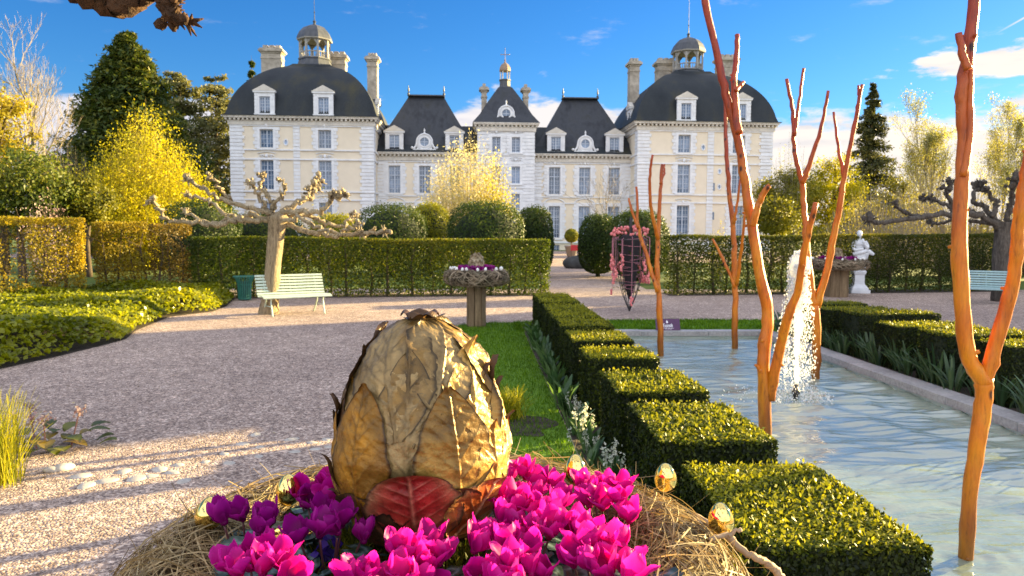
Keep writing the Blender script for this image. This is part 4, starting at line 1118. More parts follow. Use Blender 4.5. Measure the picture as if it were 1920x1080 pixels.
# ------------------------------------------------------------------ pollarded plane trees
M['plane_bark'] = surf_mat('plane_bark', (.10, .065, .035), (.46, .37, .23), 5.5, .85, 1.0, .04, c3=(.26, .19, .10), stretch=(2, 2, .7), fine=22, famp=(.55, 1.2))
M['plane_trunk'] = surf_mat('plane_trunk_bark', (.16, .11, .065), (.40, .31, .19), 5, .85, 1.0, .04, c3=(.28, .21, .12), stretch=(3.5, 3.5, .35), fine=20, famp=(.55, 1.2))
M['plane_bark_dark'] = surf_mat('dark_plane_bark', (.05, .042, .035), (.19, .16, .13), 6, .9, 1.0, .04, stretch=(2.5, 2.5, .5), fine=22, famp=(.55, 1.2))
def knob(mb, p, r, seed):
    q = np.random.default_rng(seed)
    for i in range(9):
        o = q.normal(0, .55, 3)*r; o[2] = abs(o[2])*.9
        mb.ball(np.array(p)+o, r*q.uniform(.3, .62), 7, lump=.14)
    for i in range(11):
        d = unit(q.normal(0, 1, 3)+np.array((0, 0, .6))); mb.tube([np.array(p)+d*r*.5, np.array(p)+d*r*q.uniform(1.2, 2.0)], [r*.2, r*.06], 5)
def pollard(label, px_base, Y, trunk_px, branches, rpx, mat, seed, group):
    q = np.random.default_rng(seed); b = at(*px_base, Y=Y); b.z = 0
    t = thing('pollarded_tree', label, 'tree', b, 0, group)
    def loc(p, dy): v = at(p[0], p[1], Y=Y+dy)-b; return np.array((v.x, dy, v.z))
    TP = [np.array((at(x, y, Y=Y)-b)[:]) for x, y in trunk_px]; TP[0][2] = -.05
    sp = smooth_path(TP, 6); rr = np.interp(np.linspace(0, 1, len(sp)), np.linspace(0, 1, len(rpx)), rpx)/F_PX*Y
    mb = MB(); mb.tube(sp, rr, 16, lump=.035); mb.build('trunk', M['plane_trunk'] if mat is M['plane_bark'] else mat, t, True)
    for i, br in enumerate(branches):
        pts, r0, dy1, knobs = br
        dys = np.linspace(0, dy1, len(pts))
        P = np.array([loc(p, d) for p, d in zip(pts, dys)])
        S = smooth_path(P, 6); S[1:-1] += q.normal(0, .032, S[1:-1].shape)
        m = MB(); R = .55*np.linspace(r0, r0*.62, len(S))/F_PX*Y
        R = R*(1+.16*np.abs(np.sin(np.arange(len(S))*1.7+i)))
        m.tube(S, R, 9, lump=.09)
        for w in range(int(len(S)*.7)):                       # warty spurs along the limb
            j = q.integers(2, len(S)); m.ball(S[j]+q.normal(0, .6, 3)*R[j], R[j]*q.uniform(.35, .75), 6, lump=.15)
            if w % 2: d = unit(q.normal(0, 1, 3)+np.array((0, 0, .8))); m.tube([S[j], S[j]+d*R[j]*q.uniform(1.5, 2.6)], [R[j]*.4, R[j]*.12], 5)
        for kn in knobs: knob(m, S[min(int(kn*(len(S)-1)), len(S)-1)], R[-1]*2.7, seed*50+i)
        m.build('branch', mat, t, True)
    return t
LB = [
 ([(512, 410), (488, 392), (432, 379), (395, 362), (352, 338)], 8, -.9, (1.0,)),
 ([(440, 383), (428, 372), (412, 355), (393, 334)], 6, -.8, (1.0,)),
 ([(508, 410), (470, 404), (432, 406), (405, 384), (385, 374), (352, 368)], 7, .9, (1.0,)),
 ([(506, 414), (455, 414), (408, 421), (355, 417), (312, 411), (298, 396), (284, 380)], 8, -.5, (1.0,)),
 ([(500, 412), (440, 412), (395, 418), (365, 405), (350, 398)], 6, .8, (1.0,)),
 ([(508, 406), (497, 386), (482, 362), (470, 345)], 7, -.4, (1.0,)),
 ([(511, 400), (510, 380), (499, 364), (487, 348), (492, 332)], 7, .3, (1.0,)),
 ([(513, 392), (528, 366), (535, 352), (522, 338)], 6, -.2, (1.0,)),
 ([(520, 405), (556, 380), (580, 372), (592, 352), (597, 340)], 9, .6, (.75, 1.0,)),
 ([(522, 402), (552, 396), (598, 398), (622, 378), (642, 366)], 9, -.5, (.8, 1.0)),
 ([(560, 382), (575, 368), (578, 356)], 6, .3, (1.0,)),
 ([(526, 414), (566, 404), (600, 412), (636, 426), (652, 418), (664, 406)], 7, .9, (1.0,)),
 ([(530, 420), (588, 432), (640, 441), (682, 438), (720, 436)], 8, -.8, (.72, 1.0)),
 ([(600, 434), (640, 434), (660, 430), (672, 420)], 6, -.9, (1.0,)),
 ([(660, 440), (685, 438), (702, 431)], 5, -.6, (1.0,)),
 ([(525, 412), (566, 412), (590, 424), (613, 440)], 7, -1.0, ()),
]
pollard('sunlit pollarded plane tree with knobbly spreading limbs behind the left bench', (506, 588), 16.6, [(503, 591), (507, 560), (512, 500), (518, 440), (522, 408), (520, 398)], [23, 19, 17, 17, 21, 17], LB, [20, 15.5, 14, 14.5, 20, 12], M['plane_bark'], 5, 'pollarded plane trees') if False else \
pollard('sunlit pollarded plane tree with knobbly spreading limbs behind the left bench', (506, 588), 16.6, [(503, 591), (507, 560), (512, 500), (518, 440), (522, 408), (520, 398)], LB, [20, 15.5, 14, 14.5, 20, 12], M['plane_bark'], 5, 'pollarded plane trees')
RB = [
 ([(1880, 432), (1840, 405), (1785, 403), (1722, 408), (1665, 416), (1630, 412)], 10, -1.2, (1.0,)),
 ([(1740, 408), (1705, 402), (1685, 392), (1678, 382)], 6, -1.0, (1.0,)),
 ([(1800, 405), (1782, 388), (1755, 378), (1730, 374)], 7, .8, (.8, 1.0)),
 ([(1790, 402), (1785, 380), (1775, 360), (1784, 342)], 8, -.3, (.8, 1.0,)),
 ([(1875, 425), (1850, 390), (1825, 375), (1830, 352)], 9, .9, (1.0,)),
 ([(1860, 405), (1870, 380), (1850, 358), (1838, 346)], 8, .2, (.8, 1.0)),
 ([(1885, 415), (1895, 385), (1900, 355), (1905, 336)], 10, -.6, (.8, 1.0)),
 ([(1890, 420), (1930, 395), (1975, 388), (2020, 380)], 10, .5, (1.0,)),
 ([(1870, 420), (1800, 412), (1760, 420), (1742, 418)], 6, 1.0, (1.0,)),
 ([(1840, 405), (1815, 392), (1800, 372)], 7, .5, (1.0,)),
]
pollard('dark shaded pollarded plane tree behind the blue grey bench at right', (1880, 565), 19.9, [(1880, 568), (1880, 500), (1884, 440), (1888, 418)], RB, [20, 18, 17.5, 22], M['plane_bark_dark'], 6, 'pollarded plane trees')
# gnarled limb of a third plane that reaches in over the top left corner
tb = (-4.6, 2.6, 0)
t = thing('pollarded_tree', 'gnarled brown plane limb hanging into the top left corner of the photo', 'tree', tb)
mb = MB(); mb.tube(smooth_path([(0, 0, -.05), (.05, .1, 1.2), (.1, .2, 2.4), (.2, .3, 3.1)], 5), np.linspace(.27, .2, 16), 14, lump=.05); mb.build('trunk', M['bark_brown'], t, True)
def q3(px, py, Y): v = at(px, py-14, Y=Y); return (v.x-tb[0], v.y-tb[1], v.z)
M['gnarl'] = surf_mat('gnarled_bark', (.018, .010, .006), (.085, .042, .020), 9, .9, 1.0, .03, fine=40, c3=(.05, .026, .013))
mb = MB()
S = smooth_path([(.2, .3, 3.05), (.9, .8, 3.2), q3(-60, -70, 3.8), q3(60, -60, 3.9), q3(150, -22, 3.95), q3(215, 14, 4.0), q3(255, 2, 4.0), q3(300, -22, 4.0), q3(345, -40, 4.0)], 6)
R = np.interp(np.linspace(0, 1, len(S)), [0, .3, .5, .66, .74, .88, 1], [.16, .13, .11, .088, .075, .052, .03])
S[6:] += rng.normal(0, .012, S[6:].shape); mb.tube(S, R, 14, lump=.06)
S2 = smooth_path([q3(292, -20, 4.0), q3(312, 8, 3.97), q3(318, 34, 3.96), q3(338, 50, 3.96), q3(362, 54, 3.95)], 6)
mb.tube(S2, np.linspace(.075, .018, len(S2))*np.random.default_rng(3).uniform(.8, 1.25, len(S2)), 10, lump=.14)
for i in range(12):
    j = rng.integers(5, len(S2)); k = S2[j] if i % 2 else S[rng.integers(len(S)-20, len(S)-6)]
    mb.ball(k + rng.normal(0, .035, 3), rng.uniform(.015, .032), 9, lump=.22)
for i in range(34):
    j = rng.integers(8, len(S2)); d = rng.normal(0, 1, 3)+np.array((.8, 0, -.3)); mb.tube([S2[j], S2[j]+unit(d)*rng.uniform(.05, .10)], [.016, .003], 5)
mb.build('limb', M['gnarl'], t, True)
# ------------------------------------------------------------------ benches, bin
M['bench_paint'] = plain('pale_green_bench_paint', (.50, .60, .50), .45)
M['bench_paint_b'] = plain('blue_green_bench_paint', (.30, .44, .44), .45)
M['bin_paint'] = plain('green_bin_paint', (.03, .16, .12), .45)
def bench(label, loc, rz, mat, ln=1.5):
    t = thing('park_bench', label, 'bench', loc, rz, 'slatted metal garden benches')
    # side profile of the slats: seat from front to back, then the reclined back
    prof = [(-.47, .40), (-.405, .425), (-.335, .43), (-.265, .425), (-.195, .415), (-.125, .405), (-.06, .41), (-.005, .455), (.03, .515), (.055, .58), (.08, .645), (.105, .71), (.13, .775), (.165, .835)]
    for i, (y, z) in enumerate(prof):
        a = prof[max(0, i-1)]; b = prof[min(len(prof)-1, i+1)]; an = math.atan2(b[1]-a[1], b[0]-a[0])
        m = MB(); m.cbox(0, 0, 0, ln, .056 if i < 7 else .044, .022); m.build('slat', mat, t, loc=(0, y, z), rot=(an, 0, 0))
    pp = smooth_path([(0, y-.0, z-.024) for y, z in prof], 2)
    for x in (-ln*.38, 0, ln*.38):
        m = MB(); m.tube(pp + np.array((x, .012, 0)), .012, 6); m.build('support_bar', mat, t, True)
    for x in (-ln*.38, ln*.38):
        m = MB(); m.tube(smooth_path([(x, -.44, .40), (x, -.40, .30), (x, -.45, .14), (x, -.50, .0)], 5), .017, 7); m.build('leg', mat, t, True)
        m = MB(); m.tube(smooth_path([(x, -.06, .40), (x, -.02, .28), (x, .10, .12), (x, .22, .0)], 5), .017, 7); m.build('leg', mat, t, True)
        m = MB(); m.tube([(x, -.42, .2), (x, .03, .2)], .009, 6); m.build('stretcher', mat, t, True)
    return t
bl = at(555, 590, z=0)
bench('pale green slatted bench lit by the sun in front of the left pollarded tree', (bl.x-.16, bl.y+.28, 0), math.radians(32), M['bench_paint'], 1.5)
br = at(1852, 569, z=0)
bench('shaded blue grey slatted bench in front of the dark pollarded tree at right', (br.x, br.y+.1, 0), math.radians(-32), M['bench_paint_b'], 1.35)
p = at(459, 563, z=0)
t = thing('litter_bin', 'dark green flared slatted litter bin beside the left pollarded tree', 'litter bin', (p.x, p.y, 0))
mb = MB()
for i in range(20):
    a = i*2*PI/20
    pr = smooth_path([(.15, .02), (.155, .25), (.165, .42), (.21, .56), (.27, .63)], 4)
    mb.tube(np.stack([pr[:, 0]*math.cos(a), pr[:, 0]*math.sin(a), pr[:, 1]], 1), .017, 4)
for r, z in ((.152, .06), (.165, .42), (.27, .63)): mb.tube([(r*math.cos(a), r*math.sin(a), z) for a in np.linspace(0, 2*PI, 25)], .014, 5, cap=False)
mb.build('slat_basket', M['bin_paint'], t)
mb = MB(); mb.lathe([(.13, .03), (.135, .3), (.15, .5), (.152, .5), (.137, .3), (.132, .031)], 16); mb.build('liner', plain('bin_liner', (.02, .05, .04), .6), t, True)

# ------------------------------------------------------------------ nest bowls on timber posts
M['timber'] = surf_mat('weathered_timber', (.13, .085, .045), (.30, .21, .12), 3, .85, .5, .02, stretch=(6, 6, .6), fine=30)
M['straw'] = leaf_mat('straw', (.16, .10, .04), (.38, .27, .13), (.62, .48, .27), .2, (1.1, 1.0, .8), rough=.6, clump=9, spec=.3)
M['vine'] = leaf_mat('woven_vine', (.14, .10, .065), (.30, .23, .16), (.48, .39, .28), .05, (1, 1, .9), rough=.7, clump=5)
M['nest_core'] = plain('nest_core', (.06, .042, .025), .95)
M['magenta_flower'] = leaf_mat('magenta_petals_small', (.16, .004, .13), (.34, .008, .26), (.50, .02, .34), .35, (1.2, .8, 1.0), clump=6)
M['pearl'] = plain('pearl_egg', (.86, .84, .78), .25)
M['dry_leaf'] = leaf_mat('dry_leaf_egg', (.22, .15, .08), (.42, .32, .2), (.58, .48, .34), .1, (1.1, 1, .8), clump=7)
def ribbon_ring(mb, n, R, r, zc, w, rg, rough=.25, seg=5, zsq=1.0, wild=.0):
    a = rg.uniform(0, 2*PI, n); da = rg.uniform(.12, .45, n)*rg.choice((-1, 1), n)
    ph = rg.uniform(0, 2*PI, n); dp = rg.normal(0, rough*2.2, n)
    rr = r*rg.uniform(.86, 1.10, n)
    def P(aa, pp, q): return np.stack([(R+q*np.cos(pp))*np.cos(aa), (R+q*np.cos(pp))*np.sin(aa), zc+q*zsq*np.sin(pp)], 1)
    p0 = P(a, ph, rr); p2 = P(a+da, ph+dp, rr*(1+wild*np.abs(rg.normal(0, 1, n))))
    pm = P(a+da/2, ph+dp/2, rr*1.06); p1 = 2*pm - (p0+p2)/2
    nr = np.stack([np.cos(a)*np.cos(ph), np.sin(a)*np.cos(ph), np.sin(ph)], 1) + rg.normal(0, .35, (n, 3))
    mb.ribbons(p0, p1, p2, w*rg.uniform(.6, 1.4, n), seg=seg, nrm=nr, R=np.clip(rg.normal(.45, .25, n), 0, 1))
def egg_profile(h, r, n=14):
    t = np.linspace(.02, PI-.02, n); z = h/2*(1-np.cos(t)); rad = r*np.sin(t)*(1-.16*(-np.cos(t))*1.0)
    return np.stack([np.maximum(rad, .001), z], 1)
def nest_stand(label, px, py, post_h, R, post_r, octagon=True, egg_label='', fl_label=''):
    p = at(px, py, z=0); rg = np.random.default_rng(int(px))
    t = thing('nest_stand', label, 'planter', (p.x, p.y, 0), 0, 'woven nests on timber posts')
    for k in range(8):                                 # eight upright boards round the post
        a = k*PI/4+.2; m = MB()
        m.cbox(post_r*.92*math.cos(a), post_r*.92*math.sin(a), post_h/2-.02, .07, post_r*.80, post_h+.04+rg.uniform(-.012, .0), M=Matrix.Rotation(a, 3, 'Z')); m.build('post_board', M['timber'], t)
    m = MB(); m.lathe([(.16*R/.5, post_h), (.62*R, post_h+.0), (.9*R, post_h+.10), (.95*R, post_h+.19), (.80*R, post_h+.27), (.5*R, post_h+.25)], 28); m.build('bowl_core', M['nest_core'], t, True)
    m = MB(); ribbon_ring(m, 1500, R*.84, .15, post_h+.15, .018, rg, .5, 5, .95, .15); ribbon_ring(m, 700, R*.6, .13, post_h+.10, .02, rg, .5, 5, .8, .1); m.build('woven_ring', M['vine'], t)
    e = MB()
    for k in range(17):
        a = k*2*PI/17+rg.uniform(-.12, .12); rr = R*rg.uniform(.78, .92); e2 = MB()
        e2.lathe(egg_profile(.075, .028, 9), 10); e2.build('small_egg', M['pearl'], t, True, (rr*math.cos(a), rr*math.sin(a), post_h+.275+rg.uniform(0, .02)), (rg.uniform(-.5, .5), rg.uniform(-.5, .5), 0))
    # magenta flowers in a loose ring
    for k in range(9):
        a = k*2*PI/9+.2; c = np.array((R*.50*math.cos(a), R*.50*math.sin(a), post_h+.33))
        f = MB(); f.ball(c-np.array((0, 0, .03)), .035, 8, R=.2); n = 60; P = c+np.clip(rg.normal(0, 1, (n, 3)), -1.4, 1.4)*np.array((.055, .055, .028)); f.leaves(P, rg.normal(0, 1, (n, 3)), .06, .045, up=1.2); f.build('flower_clump', M['magenta_flower'], t)
    eg = MB(); eg.lathe(egg_profile(.34, .135, 18), 24); 
    th = rg.uniform(0, 2*PI, 420); tz = np.arccos(rg.uniform(-.9, 1, 420)); pr = egg_profile(.34, .14, 40)
    rad = np.interp(.17*(1-np.cos(PI-tz)), pr[:, 1], pr[:, 0]); P = np.stack([rad*np.cos(th), rad*np.sin(th), .17*(1-np.cos(PI-tz))], 1)
    eg.leaves(P*1.015, P-np.array((0, 0, .15))+rg.normal(0, .04, P.shape), .09, .05, up=1)
    g = eg.build('leaf_egg', M['dry_leaf'], None, True, (p.x, p.y, post_h+.27)); tag(g, egg_label, 'egg')
    return t
nest_stand('woven nest bowl on an octagonal timber post at the back of the left lawn', 893, 612, .80, .56, .155, egg_label='small brown leaf covered egg in the nest on the octagonal post at the back lawn')
nest_stand('woven nest bowl on a wide timber post beside the white statue', 1568, 556, .80, .85, .30, egg_label='brown leaf covered egg in the far nest beside the white statue')

# ------------------------------------------------------------------ statue
M['marble'] = surf_mat('white_marble', (.62, .64, .68), (.80, .81, .83), 4, .55, .1, .01)
def remeshed(mb_list_fn, voxel, name, mat, parent, loc=(0, 0, 0)):
    mb = MB(); mb_list_fn(mb); me = mb.mesh(name, mat, True)
    tmp = bpy.data.objects.new('tmp', me); COL.objects.link(tmp)
    r = tmp.modifiers.new('r', 'REMESH'); r.mode = 'VOXEL'; r.voxel_size = voxel; r.use_smooth_shade = True
    s = tmp.modifiers.new('s', 'SMOOTH'); s.factor = .5; s.iterations = 3
    dg = bpy.context.evaluated_depsgraph_get(); ev = tmp.evaluated_get(dg); nm = bpy.data.meshes.new_from_object(ev)
    bpy.data.objects.remove(tmp); nm.name = name; nm.materials.clear(); nm.materials.append(mat)
    return link(name, nm, parent, loc)
p = at(1608, 549, z=0)
t = thing('statue', 'white marble statue of a draped woman with an animal head at her side', 'statue', (p.x, p.y, 0), math.radians(-8))
m = MB(); m.cbox(0, 0, .05, .56, .56, .10); m.cbox(0, 0, .13, .48, .48, .06)
m.lathe([(.33, .16), (.29, .20), (.22, .27), (.205, .34), (.205, .56), (.24, .60), (.26, .65), (.26, .68)], 4, rot0=PI/4); m.build('pedestal', M['marble'], t)
def body(mb):
    z0 = .66
    # draped skirt with folds
    a = np.linspace(0, 2*PI, 37)[:-1]; rings = []
    for r, z in ((.19, 0), (.20, .12), (.19, .3), (.185, .45), (.155, .58), (.125, .68)):
        f = 1+.09*np.sin(a*9+z*3)*(1-z)
        rings.append(np.stack([r*1.08*f*np.cos(a), r*.8*f*np.sin(a), np.full(36, z0+z)], 1))
    V = np.concatenate(rings); n = 36
    i, j = np.meshgrid(np.arange(5), np.arange(n), indexing='ij'); k = (j+1) % n
    mb.raw(V, np.concatenate([np.stack([i*n+j, i*n+k, (i+1)*n+k, (i+1)*n+j], -1).ravel(), np.arange(n)[::-1], np.arange(n)+5*n]), np.concatenate([np.full(5*n, 4), [n, n]]))
    mb.ball((0, 0, z0+.80), .15, 14, sq=(1.05, .75, 1.25)); mb.ball((-.05, -.07, z0+.86), .075, 10); mb.ball((.06, -.07, z0+.86), .075, 10)
    mb.ball((0, 0, z0+.94), .13, 12, sq=(1.25, .7, .6))
    mb.tube([(0, 0, z0+.96), (-.01, -.01, z0+1.06)], [.055, .048], 10)
    mb.ball((-.015, -.02, z0+1.15), .088, 14, sq=(.86, 1, 1.2)); mb.ball((.0, .03, z0+1.2), .085, 12); mb.ball((.03, .07, z0+1.17), .05, 8)
    mb.ball((-.04, -.105, z0+1.14), .02, 6)
    mb.tube(smooth_path([(-.16, 0, z0+.94), (-.21, -.04, z0+.78), (-.17, -.12, z0+.68), (-.02, -.18, z0+.70), (.06, -.17, z0+.72)], 4), np.linspace(.06, .034, 17), 10)
    mb.tube(smooth_path([(.16, 0, z0+.94), (.23, -.03, z0+.80), (.18, -.13, z0+.74), (.05, -.19, z0+.92), (.04, -.15, z0+1.02)], 4), np.linspace(.06, .032, 17), 10)
    # bundle of cloth at the hip
    mb.tube(smooth_path([(-.2, -.05, z0+.55), (0, -.16, z0+.60), (.2, -.06, z0+.66)], 4), .06, 8)
remeshed(body, .014, 'figure', M['marble'], t)
def dog(mb):
    z0 = .66
    mb.tube(smooth_path([(.12, .06, z0), (.14, .05, z0+.2), (.17, .02, z0+.42), (.22, -.02, z0+.58)], 4), np.linspace(.12, .08, 13), 10)
    mb.ball((.27, -.03, z0+.62), .085, 12, sq=(1.1, .9, .9)); mb.tube([(.28, -.04, z0+.62), (.42, -.06, z0+.53)], [.07, .045], 10)
    for s in (-1, 1): mb.tube([(.22, -.03+s*.05, z0+.68), (.17, -.03+s*.06, z0+.74)], [.03, .01], 6)
remeshed(dog, .013, 'animal', M['marble'], t)

# ------------------------------------------------------------------ hanging pink bead sculpture on a pointed wire frame
p = at(1180, 584, z=0)
t = thing('bead_sculpture', 'pointed dark wire frame hung with pink bead strings, standing on the path', 'garden sculpture', (p.x, p.y, 0))
M['pink_bead'] = surf_mat('pink_bead', (.72, .16, .17), (.85, .30, .28), 20, .3, .02, .003)
M['pink_wire'] = plain('pink_wire', (.42, .16, .20), .5)
M['black_felt'] = plain('black_felt', (.014, .010, .013), .8)
sc = p.y/F_PX; H = lambda py: (584-py)*sc
fr = MB(); a8 = np.arange(8)*PI/4
for a in a8:
    fr.tube(smooth_path([(0, 0, 0), (.19*math.cos(a), .19*math.sin(a), H(545)), (.30*math.cos(a), .30*math.sin(a), H(500)), (.36*math.cos(a), .36*math.sin(a), H(448))], 4), .009, 5)
fr.tube([(.36*math.cos(a), .36*math.sin(a), H(448)) for a in np.linspace(0, 2*PI, 25)], .011, 5, cap=False)
fr.tube([(.24*math.cos(a), .24*math.sin(a), H(530)) for a in np.linspace(0, 2*PI, 25)], .008, 5, cap=False)
fr.tube([(0, 0, H(448)), (0, 0, H(406))], .035, 8); fr.build('frame', M['iron'], t)
co = MB(); co.lathe([(.03, H(560)), (.10, H(540)), (.17, H(500)), (.22, H(455)), (.24, H(443)), (.16, H(438))], 14); co.build('core', M['black_felt'], t, True)
wr = MB(); rg = np.random.default_rng(5)
for i in range(34):
    z = H(rg.uniform(450, 545)); r = np.interp(z, [H(545), H(448)], [.15, .29]); a0 = rg.uniform(0, 6.28); aa = a0+np.linspace(0, rg.uniform(1.5, 3.2), 9)
    wr.tube(np.stack([r*np.cos(aa), r*np.sin(aa), z+np.linspace(0, rg.uniform(-.06, .06), 9)], 1), .005, 4)
wr.build('wire_winding', M['pink_wire'], t)
gh = MB()
hk = smooth_path([(.08, -.1, H(440)), (.11, -.1, H(420)), (.06, -.1, H(408)), (.03, -.1, H(414))], 4); gh.tube(hk, .018, 6); gh.build('hook', plain('pale_hook', (.6, .55, .42), .4, .5), t, True)
for i in range(26):                                     # each string of beads
    a = rg.uniform(0, 2*PI); r = rg.uniform(.34, .50); ztop = H(rg.uniform(442, 452)); zb = H(rg.choice((500, 512, 490, 525, 548, 565), p=(.25, .25, .2, .15, .1, .05))); zb = max(zb, .12)
    s = MB(); x, y = r*math.cos(a), r*math.sin(a); s.tube([(x*.8, y*.8, ztop+.03), (x, y, ztop), (x, y, zb)], .007, 4)
    o = s.build('bead_string', M['pink_wire'], t)
    b = MB()
    for k in range(rg.integers(3, 7)): b.ball((x+rg.normal(0, .018), y+rg.normal(0, .018), zb-.05+k*.042), rg.uniform(.028, .042), 8)
    b.build('beads', M['pink_bead'], o, True)
b = MB()
for k in range(60):
    a = rg.uniform(0, 2*PI); r = rg.uniform(.1, .46); b.ball((r*math.cos(a), r*math.sin(a), H(440)+rg.uniform(0, .14)+.10*(1-r/.46)), rg.uniform(.026, .044), 8)
o = b.build('bead_crown', M['pink_bead'], t, True)
lf = MB(); P = np.stack([rg.normal(0, .13, 120), rg.normal(0, .13, 120), H(rg.uniform(470, 550, 120))], 1); lf.leaves(P, rg.normal(0, 1, P.shape), .10, .04, up=-1); lf.build('trailing_leaves', M['hedge_green'], t)

# ------------------------------------------------------------------ planter, red board, rock, purple sign
p = at(1071, 484, z=0)
t = thing('potted_topiary', 'ball clipped topiary in a tapered grey pot at the end of the path', 'topiary', (p.x, p.y, 0))
k = p.y/F_PX
m = MB(); m.lathe([(.28, 0), (.48, (484-462)*k), (.52, (484-462)*k), (.50, (484-460)*k), (.40, (484-461)*k)], 20); m.build('pot', plain('grey_pot', (.30, .27, .25), .7), t, True)
m = MB(); m.tube([(0, 0, .5), (0, 0, (484-440)*k)], [.06, .05], 8); m.build('stem', M['bark_pale'], t)
d = rng.standard_normal((2600, 3)); d /= np.linalg.norm(d, axis=1)[:, None]; r_ = 13.2*k
m = MB(); m.leaves(np.array((0, 0, (484-442)*k))+d*r_*(1-np.abs(rng.normal(0, .05, (2600, 1)))), d+rng.normal(0, .4, d.shape), .10, .07); m.ball((0, 0, (484-442)*k), r_*.9, 12); m.build('crown', M['topiary_gold'], t)
p2 = at(1073, 484, z=0)
t = thing('notice_board', 'blank dark red notice board on two thin legs before the potted topiary', 'sign', (p2.x, p2.y-1.2, 0), 0); k = (p2.y-1.2)/F_PX
m = MB(); m.box(-7*k, 7*k, -.02, .02, 15*k, 26*k); m.build('board', plain('red_board', (.35, .008, .02), .4), t)
for x in (-6*k, 6*k): m = MB(); m.box(x-.02, x+.02, .022, .06, 0, 24*k); m.build('leg', M['iron'], t)
p = at(1080, 503, z=0)
def rock_mesh(name, r, mat, seed, sq=(1.3, 1, .7)):
    mb = MB(); n, m_ = 20, 11; th = np.linspace(.03, PI-.03, m_); a = np.arange(n)*2*PI/n
    V = np.stack([np.stack([np.sin(t_)*np.cos(a), np.sin(t_)*np.sin(a), np.full(n, -np.cos(t_))], -1) for t_ in th]).reshape(-1, 3)
    V = V*(1+.16*vnoise(V, 1.6, seed)[:, None]+.06*vnoise(V, 4.5, seed+1)[:, None])*r*np.array(sq)
    i, j = np.meshgrid(np.arange(m_-1), np.arange(n), indexing='ij'); k_ = (j+1) % n
    mb.raw(V, np.concatenate([np.stack([i*n+j, i*n+k_, (i+1)*n+k_, (i+1)*n+j], -1).ravel(), np.arange(n)[::-1], np.arange(n)+(m_-1)*n]), np.concatenate([np.full((m_-1)*n, 4), [n, n]]))
    return mb.mesh(name, mat, True)
tag(link('boulder', rock_mesh('boulder', .55, surf_mat('dark_rock', (.03, .03, .03), (.08, .08, .078), 2, .85, .6, .05), 4, (1.35, 1, .75)), None, (p.x+.1, p.y, .22)), 'dark grey boulder lying at the left foot of the right clipped shrubs', 'boulder')
p = at(1255, 626, z=0)
t = thing('name_sign', 'small tilted purple sign with a white emblem and lettering on the far pool edge', 'sign', (p.x, p.y+.08, .056), 0); t.rotation_euler = (math.radians(-22), 0, 0)
k = p.y/F_PX; W, Hh = 47*k, 23*k
m = MB(); m.box(-W/2, W/2, 0, .015, 0, Hh); m.build('panel', plain('purple_panel', (.075, .018, .085), .4), t)
M['white_print'] = plain('white_print', (.80, .80, .84), .5)
m = MB(); e = -.0015
def bar(x0, x1, z0, z1): m.quad((x0*k, e, z0*k), (x1*k, e, z0*k), (x1*k, e, z1*k), (x0*k, e, z1*k))
# emblem: small crowned drop
a = np.linspace(0, 2*PI, 17)[:-1]; m.raw(np.stack([(-1.3+2.0*np.cos(a))*k, 0*a+e, (16.3+2.6*np.sin(a))*k], 1), np.arange(16), [16]); bar(-1.7, -.9, 18.6, 20.2)
# wordmark: tall first and last letters, rounded letters between
bar(-9.2, -7.9, 6.0, 13.4); bar(-7.9, -6.2, 12.2, 13.4); bar(-7.9, -6.2, 9.3, 10.4); bar(-6.4, -5.3, 6.0, 9.6)
for i, x in enumerate((-4.6, -1.9, .8, 3.5)):
    bar(x, x+.8, 6.0, 10.9); bar(x+1.6, x+2.3, 6.0, 10.9); bar(x+.8, x+1.6, 10.0, 10.9)
    if i % 2 == 0: bar(x+.8, x+1.6, 6.0, 6.8)
    else: bar(x+.8, x+1.6, 8.0, 8.8)
bar(6.2, 7.4, 6.0, 13.4); bar(7.4, 9.0, 9.8, 10.9); bar(8.2, 9.2, 6.0, 9.8)
for x0, x1 in ((-11.5, -6.5), (-5.8, -1), (-.3, 4.2), (5, 11)): bar(x0, x1, 3.7, 4.5)
for x0, x1 in ((-6.5, -2), (-1.3, 2.4), (3.1, 7)): bar(x0, x1, 1.9, 2.6)
m.build('lettering', M['white_print'], t)

